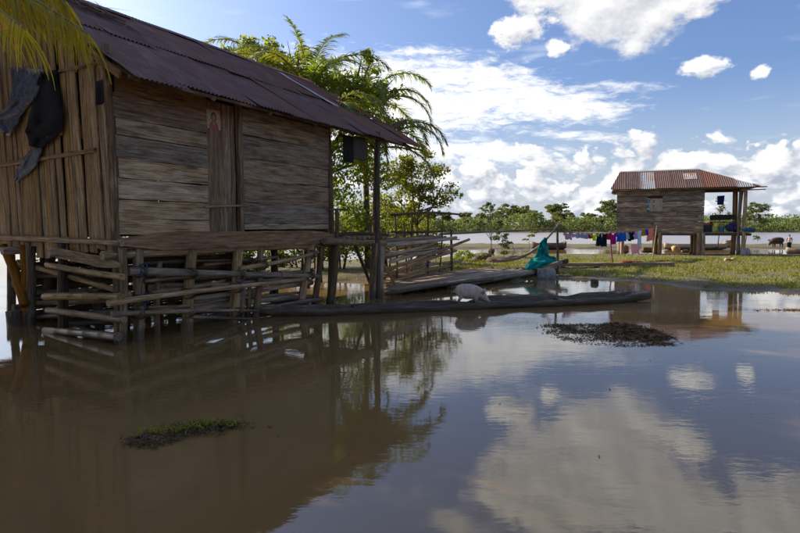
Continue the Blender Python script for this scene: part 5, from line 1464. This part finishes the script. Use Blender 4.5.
# the near palm left of the frame: two yellow-green fronds hang into view
np_top = Vector((-6.9, 6.6, 5.55))
def frond_to(root, p0, tip, sag, leaf, mat, seed, hang_, pairs=70, width=.05, nm='frond', rise=.5):
    """a frond from p0 to tip, arched, leaflets hanging"""
    rg = np.random.default_rng(seed); N = 24
    p0 = Vector(p0); tip = Vector(tip); mid = p0.lerp(tip, .5) + Vector((0, 0, rise))
    pts = [p0 * (1 - s) ** 2 + mid * 2 * s * (1 - s) + tip * s * s for s in np.linspace(0, 1, N + 1)]
    side = (tip - p0).cross(Vector((0, 0, 1))).normalized()
    V = []; F = []
    for k in range(pairs):
        s = .10 + .90 * (k + .5) / pairs; g = s * N; i = min(int(g), N - 1); q = pts[i].lerp(pts[i + 1], g - i); td = (pts[i + 1] - pts[i]).normalized()
        for sd_ in (-1, 1):
            ll = leaf * rg.uniform(.75, 1.12) * (1 - .35 * max(0, (s - .6) / .4))
            d = (side * sd_ * .55 + td * .55 + Vector((0, 0, -.25))).normalized(); w = width * rg.uniform(.8, 1.2); wv = (td * .8 + Vector(rg.normal(size=3)) * .3) * w * .5
            a = q.copy(); b = len(V); m_ = 5
            for j in range(m_ + 1):
                tt = j / m_; wj = 1 - tt * .92
                V += [tuple(a - wv * wj), tuple(a + wv * wj)]
                d = (d + Vector((0, 0, -1)) * hang_ * (.4 + tt) * rg.uniform(.8, 1.2) + Vector(rg.normal(size=3)) * .03).normalized(); a = a + d * (ll / m_)
            for j in range(m_): c = b + j * 2; F.append((c, c + 1, c + 3, c + 2))
    o = put(nm, mesh(nm, V, F), root, None, mat)
    rv = []; rf = []; tube(rv, rf, pts, [.03 * (1 - .85 * i / N) + .004 for i in range(N + 1)], 5)
    put('rib', mesh('rib', rv, rf, True), o, None, RACHIS)
    return o
npalm = empty('coconut_palm', (-7.4, 6.3, 0)); tag(npalm, 'near palm whose yellow green fronds hang over the top left corner', 'palm')
v = []; f = []
tube(v, f, [Vector((-7.9, 6.0, -.4)), Vector((-7.5, 6.2, 2)), Vector((-7.2, 6.4, 4)), np_top - Vector((.1, 0, .1))], [.2, .15, .13, .12], 9)
put('trunk', mesh('trunk', v, f, True), npalm, None, BARK)
frond_to(npalm, np_top, at(88, 34, 6.7), 0, 1.0, PALM_Y, 51, .50, rise=.35, pairs=100)
frond_to(npalm, np_top, at(26, 30, 6.0), 0, .95, PALM_Y, 52, .50, rise=.25, pairs=84)
frond_to(npalm, np_top, at(66, 2, 7.2), 0, 1.0, PALM_Y, 55, .50, rise=.25, pairs=92)
for k, azm in enumerate((100, 140, 190, 230, 280)):
    tip = np_top + Vector((math.cos(R(azm)) * 3.0, math.sin(R(azm)) * 3.0, -.2)); frond_to(npalm, np_top, tip, 0, .8, PALM, 60 + k, .35, pairs=50, rise=1.6)
# dry frond lying on the roof by the ridge
dry = empty('dry_palm_frond', H(0.0, 2.6, roof_z(2.6))); tag(dry, 'dry brown palm frond lying over the roof edge at the top left', 'palm frond')
rg = np.random.default_rng(77)
V = []; F = []
for k in range(130):
    s = k / 130; a0 = -.35 + 2.0 * s + rg.normal() * .1; r0 = 3.3 - 1.0 * s + rg.normal() * .25
    q = H(a0, r0, roof_z(min(r0, 6)) + .10 + rg.random() * .10); d = (HU * rg.normal(.2, .6) - HV * rg.uniform(.3, 1.2)).normalized() ; d.z = -.45 * abs(d.dot(HV)) + rg.normal() * .1
    ll = rg.uniform(.35, .85); wv = HU * .022; b = len(V)
    for j in range(4):
        tt = j / 3; p = q + d * ll * tt; rr = (p - C0).dot(HV); p.z = max(p.z, roof_z(rr) + .07)
        V += [tuple(p - wv * (1 - tt * .9)), tuple(p + wv * (1 - tt * .9))]
    for j in range(3): c = b + j * 2; F.append((c, c + 1, c + 3, c + 2))
o = put('leaflets', mesh('leaflets', V, F), dry, None, DRY)
v = []; f = []; tube(v, f, [H(-.4 + 2.1 * s, 3.3 - 1.0 * s, roof_z(min(3.2, 3.3 - 1.0 * s)) + .11) for s in np.linspace(0, 1, 8)], .022, 5); put('rib', mesh('rib', v, f, True), dry, None, DRY)

# ------------------------------------------------------------------ trees on the far bank
def far_proto(k):
    rg = np.random.default_rng(100 + k)
    h_ = (7.5, 9.0, 6.5, 10.0, 7.0, 8.0)[k]
    bl = []
    nb = (6, 7, 5, 8, 5, 7)[k]
    for i in range(nb):
        z = h_ * rg.uniform(.26, .86); r_ = h_ * rg.uniform(.15, .24)
        sp_ = h_ * (.34 if k != 3 else .44)
        bl.append((rg.normal() * sp_ * .5, rg.normal() * sp_ * .4, z, r_ * 1.25, r_, r_ * (.7 if k != 3 else .42)))
    C = crown_points(bl, 3000, rg, .5); V, F = leaf_cards(C, .46, rg)
    v = []; f = []
    top = Vector((0, 0, h_ * .45)); tube(v, f, [Vector((0, 0, -.5)), Vector((.1, 0, h_ * .25)), top], [.24, .17, .14], 6)
    for b in bl: tube(v, f, [top - Vector((0, 0, .6)), top.lerp(Vector(b[:3]), .5), Vector(b[:3])], [.12, .08, .03], 5)
    return np_mesh('crown', V, F, False), mesh('trunk', v, f, True)
protos = [far_proto(k) for k in range(6)]
for cme, tme in protos: cme.materials.append(LEAF_F); tme.materials.append(BARK)
fr = random.Random(5)
kinds = ['bushy', 'tall rounded', 'low rounded', 'broad flat-topped', 'small', 'leaning']
cnt = 0; px = 452.0
def far_tree(px, Y, k, sc, label):
    x = (px - 400) / F_PX * Y
    gz = float(ground_z(x, Y))
    root = empty('bank_tree', (x, Y, gz)); rz = fr.uniform(0, 6.28)
    W = Matrix.Translation((x, Y, gz)) @ Matrix.Rotation(rz, 4, 'Z') @ Matrix.Diagonal((sc * fr.uniform(.9, 1.25), sc * fr.uniform(.9, 1.2), sc, 1))
    root.matrix_basis = W; WM[root.name] = W
    tag(root, label, 'tree', 'trees on the far river bank')
    put('crown', protos[k][0], root, W); put('trunk', protos[k][1], root, W)
spots = []
for x in list(np.arange(300, 380, 25.0)) + list(np.arange(385, 840, 8.5)):
    yt = 210 - 4 * math.sin(x * .021 + 1) - 5 * max(0, 1 - abs(x - 525) / 40) + (8 if x > 610 else 0) + 4 * math.sin(x * .11)
    spots.append((x + fr.uniform(-4, 4), fr.uniform(152, 176), yt + fr.uniform(-7, 5)))
seen = {}
for (x, Y, yt) in spots:
    k = fr.randrange(6); h_ = (7.5, 9.0, 6.5, 10.0, 7.0, 8.0)[k]
    sc = ((226 - yt) / F_PX * Y + 1.2) / h_
    where = next(w for lim, w in ((380, 'hidden behind the big house'), (445, 'behind the pole fence'), (480, 'left of the thin young tree'), (510, 'behind the thin young tree'), (535, 'above the long rail'),
             (560, 'above the teal cloth'), (590, 'above the pale pink washing'), (615, 'above the dark trousers on the line'), (705, 'behind the far house wall'), (745, 'seen through the far porch'),
             (775, 'just right of the far house'), (2000, 'at the right edge above the person')) if x < lim)
    seen.setdefault(kinds[k] + ' far bank tree ' + where, []).append((x, Y, k, sc))
for lab, lst in seen.items():
    lst.sort(); words = {1: ('',), 2: ('left one of two: ', 'right one of two: '), 3: ('left one of three: ', 'middle one of three: ', 'right one of three: '), 4: ('leftmost ', 'second from the left, ', 'third from the left, ', 'rightmost ')}.get(len(lst), ('',) * len(lst))
    for wd_, a_ in zip(words, lst): far_tree(*a_, wd_ + lab)
far_tree(752, 148, 1, .95, 'darker rounded tree on the far bank right of the far house')
far_tree(497, 190, 3, 1.15, 'highest broad far bank tree right behind the thin young tree')
# undergrowth at the foot of that row
rg = np.random.default_rng(9)
n = 42000
X = rg.uniform(-150, 190, n); Y = 149.5 + rg.random(n) ** 1.3 * 24
Z = ground_z(X, Y) + rg.random(n) * (3.8 + 1.6 * np.sin(X * .31) * np.sin(X * .093 + 1))
V, F = leaf_cards(np.stack([X, Y, Z], -1), .85, rg)
tag(put('bank_undergrowth', np_mesh('bank_undergrowth', V, F, False), None, None, LEAF_F), 'mass of undergrowth along the far river bank', 'undergrowth', kind='stuff')

# ------------------------------------------------------------------ grass on the island
m = leaf_mat('grass_blade', (0.085, 0.098, 0.016), (0.23, 0.215, 0.036), (0.32, 0.26, 0.07), .35, .6, 1.2)
rg = np.random.default_rng(15)
n = 210000
X = rg.uniform(1.5, 27, n); Y = rg.uniform(12, 34, n) 
Z = ground_z(X, Y)
dens = wob(X, Y, 1.3, 5.0) * .5 + wob(X, Y, 4.5, 6.0) * .5
keep = (Z > .06) & (dens + rg.normal(size=n) * .30 > .06 + np.maximum(0, Y - 26) * .12) & (Y < 31.5 + rg.normal(size=n) * .5)
X, Y, Z = X[keep], Y[keep], Z[keep]
n = len(X)
hh = rg.uniform(.02, .085, n) * (1 + 2.0 * np.clip(wob(X, Y, 5.5, 3.0) - .25, 0, 1)); an = rg.uniform(0, 6.28, n); ww = rg.uniform(.012, .03, n)
lx, ly = rg.normal(size=n) * .03, rg.normal(size=n) * .03
A = np.stack([X - np.cos(an) * ww, Y - np.sin(an) * ww, Z - .01], -1); B = np.stack([X + np.cos(an) * ww, Y + np.sin(an) * ww, Z - .01], -1)
T = np.stack([X + lx, Y + ly, Z + hh], -1)
V = np.stack([A, B, T], 1).reshape(-1, 3); F = np.arange(n * 3).reshape(-1, 3)
tag(put('grass', np_mesh('grass', V, F, False), None, None, m), 'short yellowish grass over the muddy island', 'grass', kind='stuff')

# ------------------------------------------------------------------ floating weed and debris
def clump(name, pts, n, size, seed, mat, label, cat, leaves=None):
    """low heap of litter: pts = outline ellipses (centre, rx, ry, turn)"""
    rg = np.random.default_rng(seed); C = []
    for cx, cy, rx, ry, k in pts:
        q = int(n * k); r_ = rg.random(q) ** .8; a = rg.uniform(0, 6.28, q)
        x = cx + np.cos(a) * r_ * rx + rg.normal(size=q) * .05; y = cy + np.sin(a) * r_ * ry + rg.normal(size=q) * .04
        z = .002 + .035 * (1 - r_) * rg.random(q) + .008 * rg.random(q)
        C.append(np.stack([x, y, z], -1))
    C = np.concatenate(C)
    rag = wob(C[:, 0] * 3, C[:, 1] * 5, 2.2, seed * .37) + rg.normal(size=len(C)) * .35
    C = C[rag > -.10]
    k_ = len(C) // 3
    V, F = leaf_cards(C[:2 * k_], size, rg, 0.0, .6); V2, F2 = leaf_cards(C[2 * k_:], size * 3.6, rg, 0.0, .07)
    V = np.concatenate([V, V2]); F = np.concatenate([F, F2 + 5 * 2 * k_])
    z0 = np.repeat(C[:, 2], 5); V[:, 2] = np.maximum(z0 + (V[:, 2] - z0) * .35, -.004)
    return tag(put(name, np_mesh(name, V, F, False), None, None, mat), label, cat, kind='stuff')
DEB = plain('rotting_debris', (.125, .080, .042), .95, .05, .1, 14, .85)
q = on(605, 334); q2 = on(560, 326); q3 = on(640, 333)
clump('floating_debris', [(q.x, q.y, .95, .95, .5), (q2.x + .1, q2.y - .2, .50, .45, .15), (q3.x - .1, q3.y, .50, .95, .35)], 13000, .042, 81, DEB, 'dark mat of rotting debris floating right of the canoe', 'debris')
q = on(785, 308); 
clump('shore_debris', [(q.x + 1.0, q.y - .3, 2.0, .12, .6)], 2600, .045, 84, DEB, 'dark litter along the low muddy strip at the right', 'debris')
q = on(190, 431); q2 = on(225, 426); q3 = on(160, 438)
clump('floating_weed', [(q.x, q.y, .36, .26, .55), (q2.x, q2.y, .20, .10, .15), (q3.x, q3.y - .05, .24, .16, .3)], 5200, .020, 82, DEB, 'dark clump of weed floating in the brown water', 'weed')
rg = np.random.default_rng(83); C = []
for k in range(170):
    c_ = ((-.12, -.02), (.02, .03), (.10, .06), (.30, .07), (-.30, -.05))[k % 5]
    C.append((q.x + c_[0] + rg.normal() * .07, q.y + c_[1] * 1.5 + rg.normal() * .06, .02 + rg.random() * .03))
V, F = leaf_cards(np.array(C), .06, rg, -.8, .32)
tag(put('floating_sprouts', np_mesh('floating_sprouts', V, F, False), None, None, LEAF), 'green sprouts growing on the floating clump of weed', 'weed', kind='stuff')
# leaf litter drifting on the flood near the stilts and the canoe
rg = np.random.default_rng(91); C = []
for cx, cy, sx_, sy2, k in ((-3.2, 8.0, 1.2, .5, 60), (-1.4, 10.2, 1.4, .3, 50), (2.5, 10.9, 2.2, .35, 60), (5.5, 11.2, 1.2, .4, 40), (-1.6, 5.0, 1.6, .9, 26), (3, 8, 2.5, 1.4, 26)):
    C.append(np.stack([cx + rg.normal(size=k) * sx_, cy + rg.normal(size=k) * sy2, np.full(k, .006)], -1))
V, F = leaf_cards(np.concatenate(C), .05, rg, 0.0, .4); V[:, 2] = .004 + (V[:, 2] - .006) * .06 + .003
tag(put('floating_litter', np_mesh('floating_litter', V, F, False), None, None, DEB), 'scattered leaves and twigs drifting on the flood', 'litter', kind='stuff')
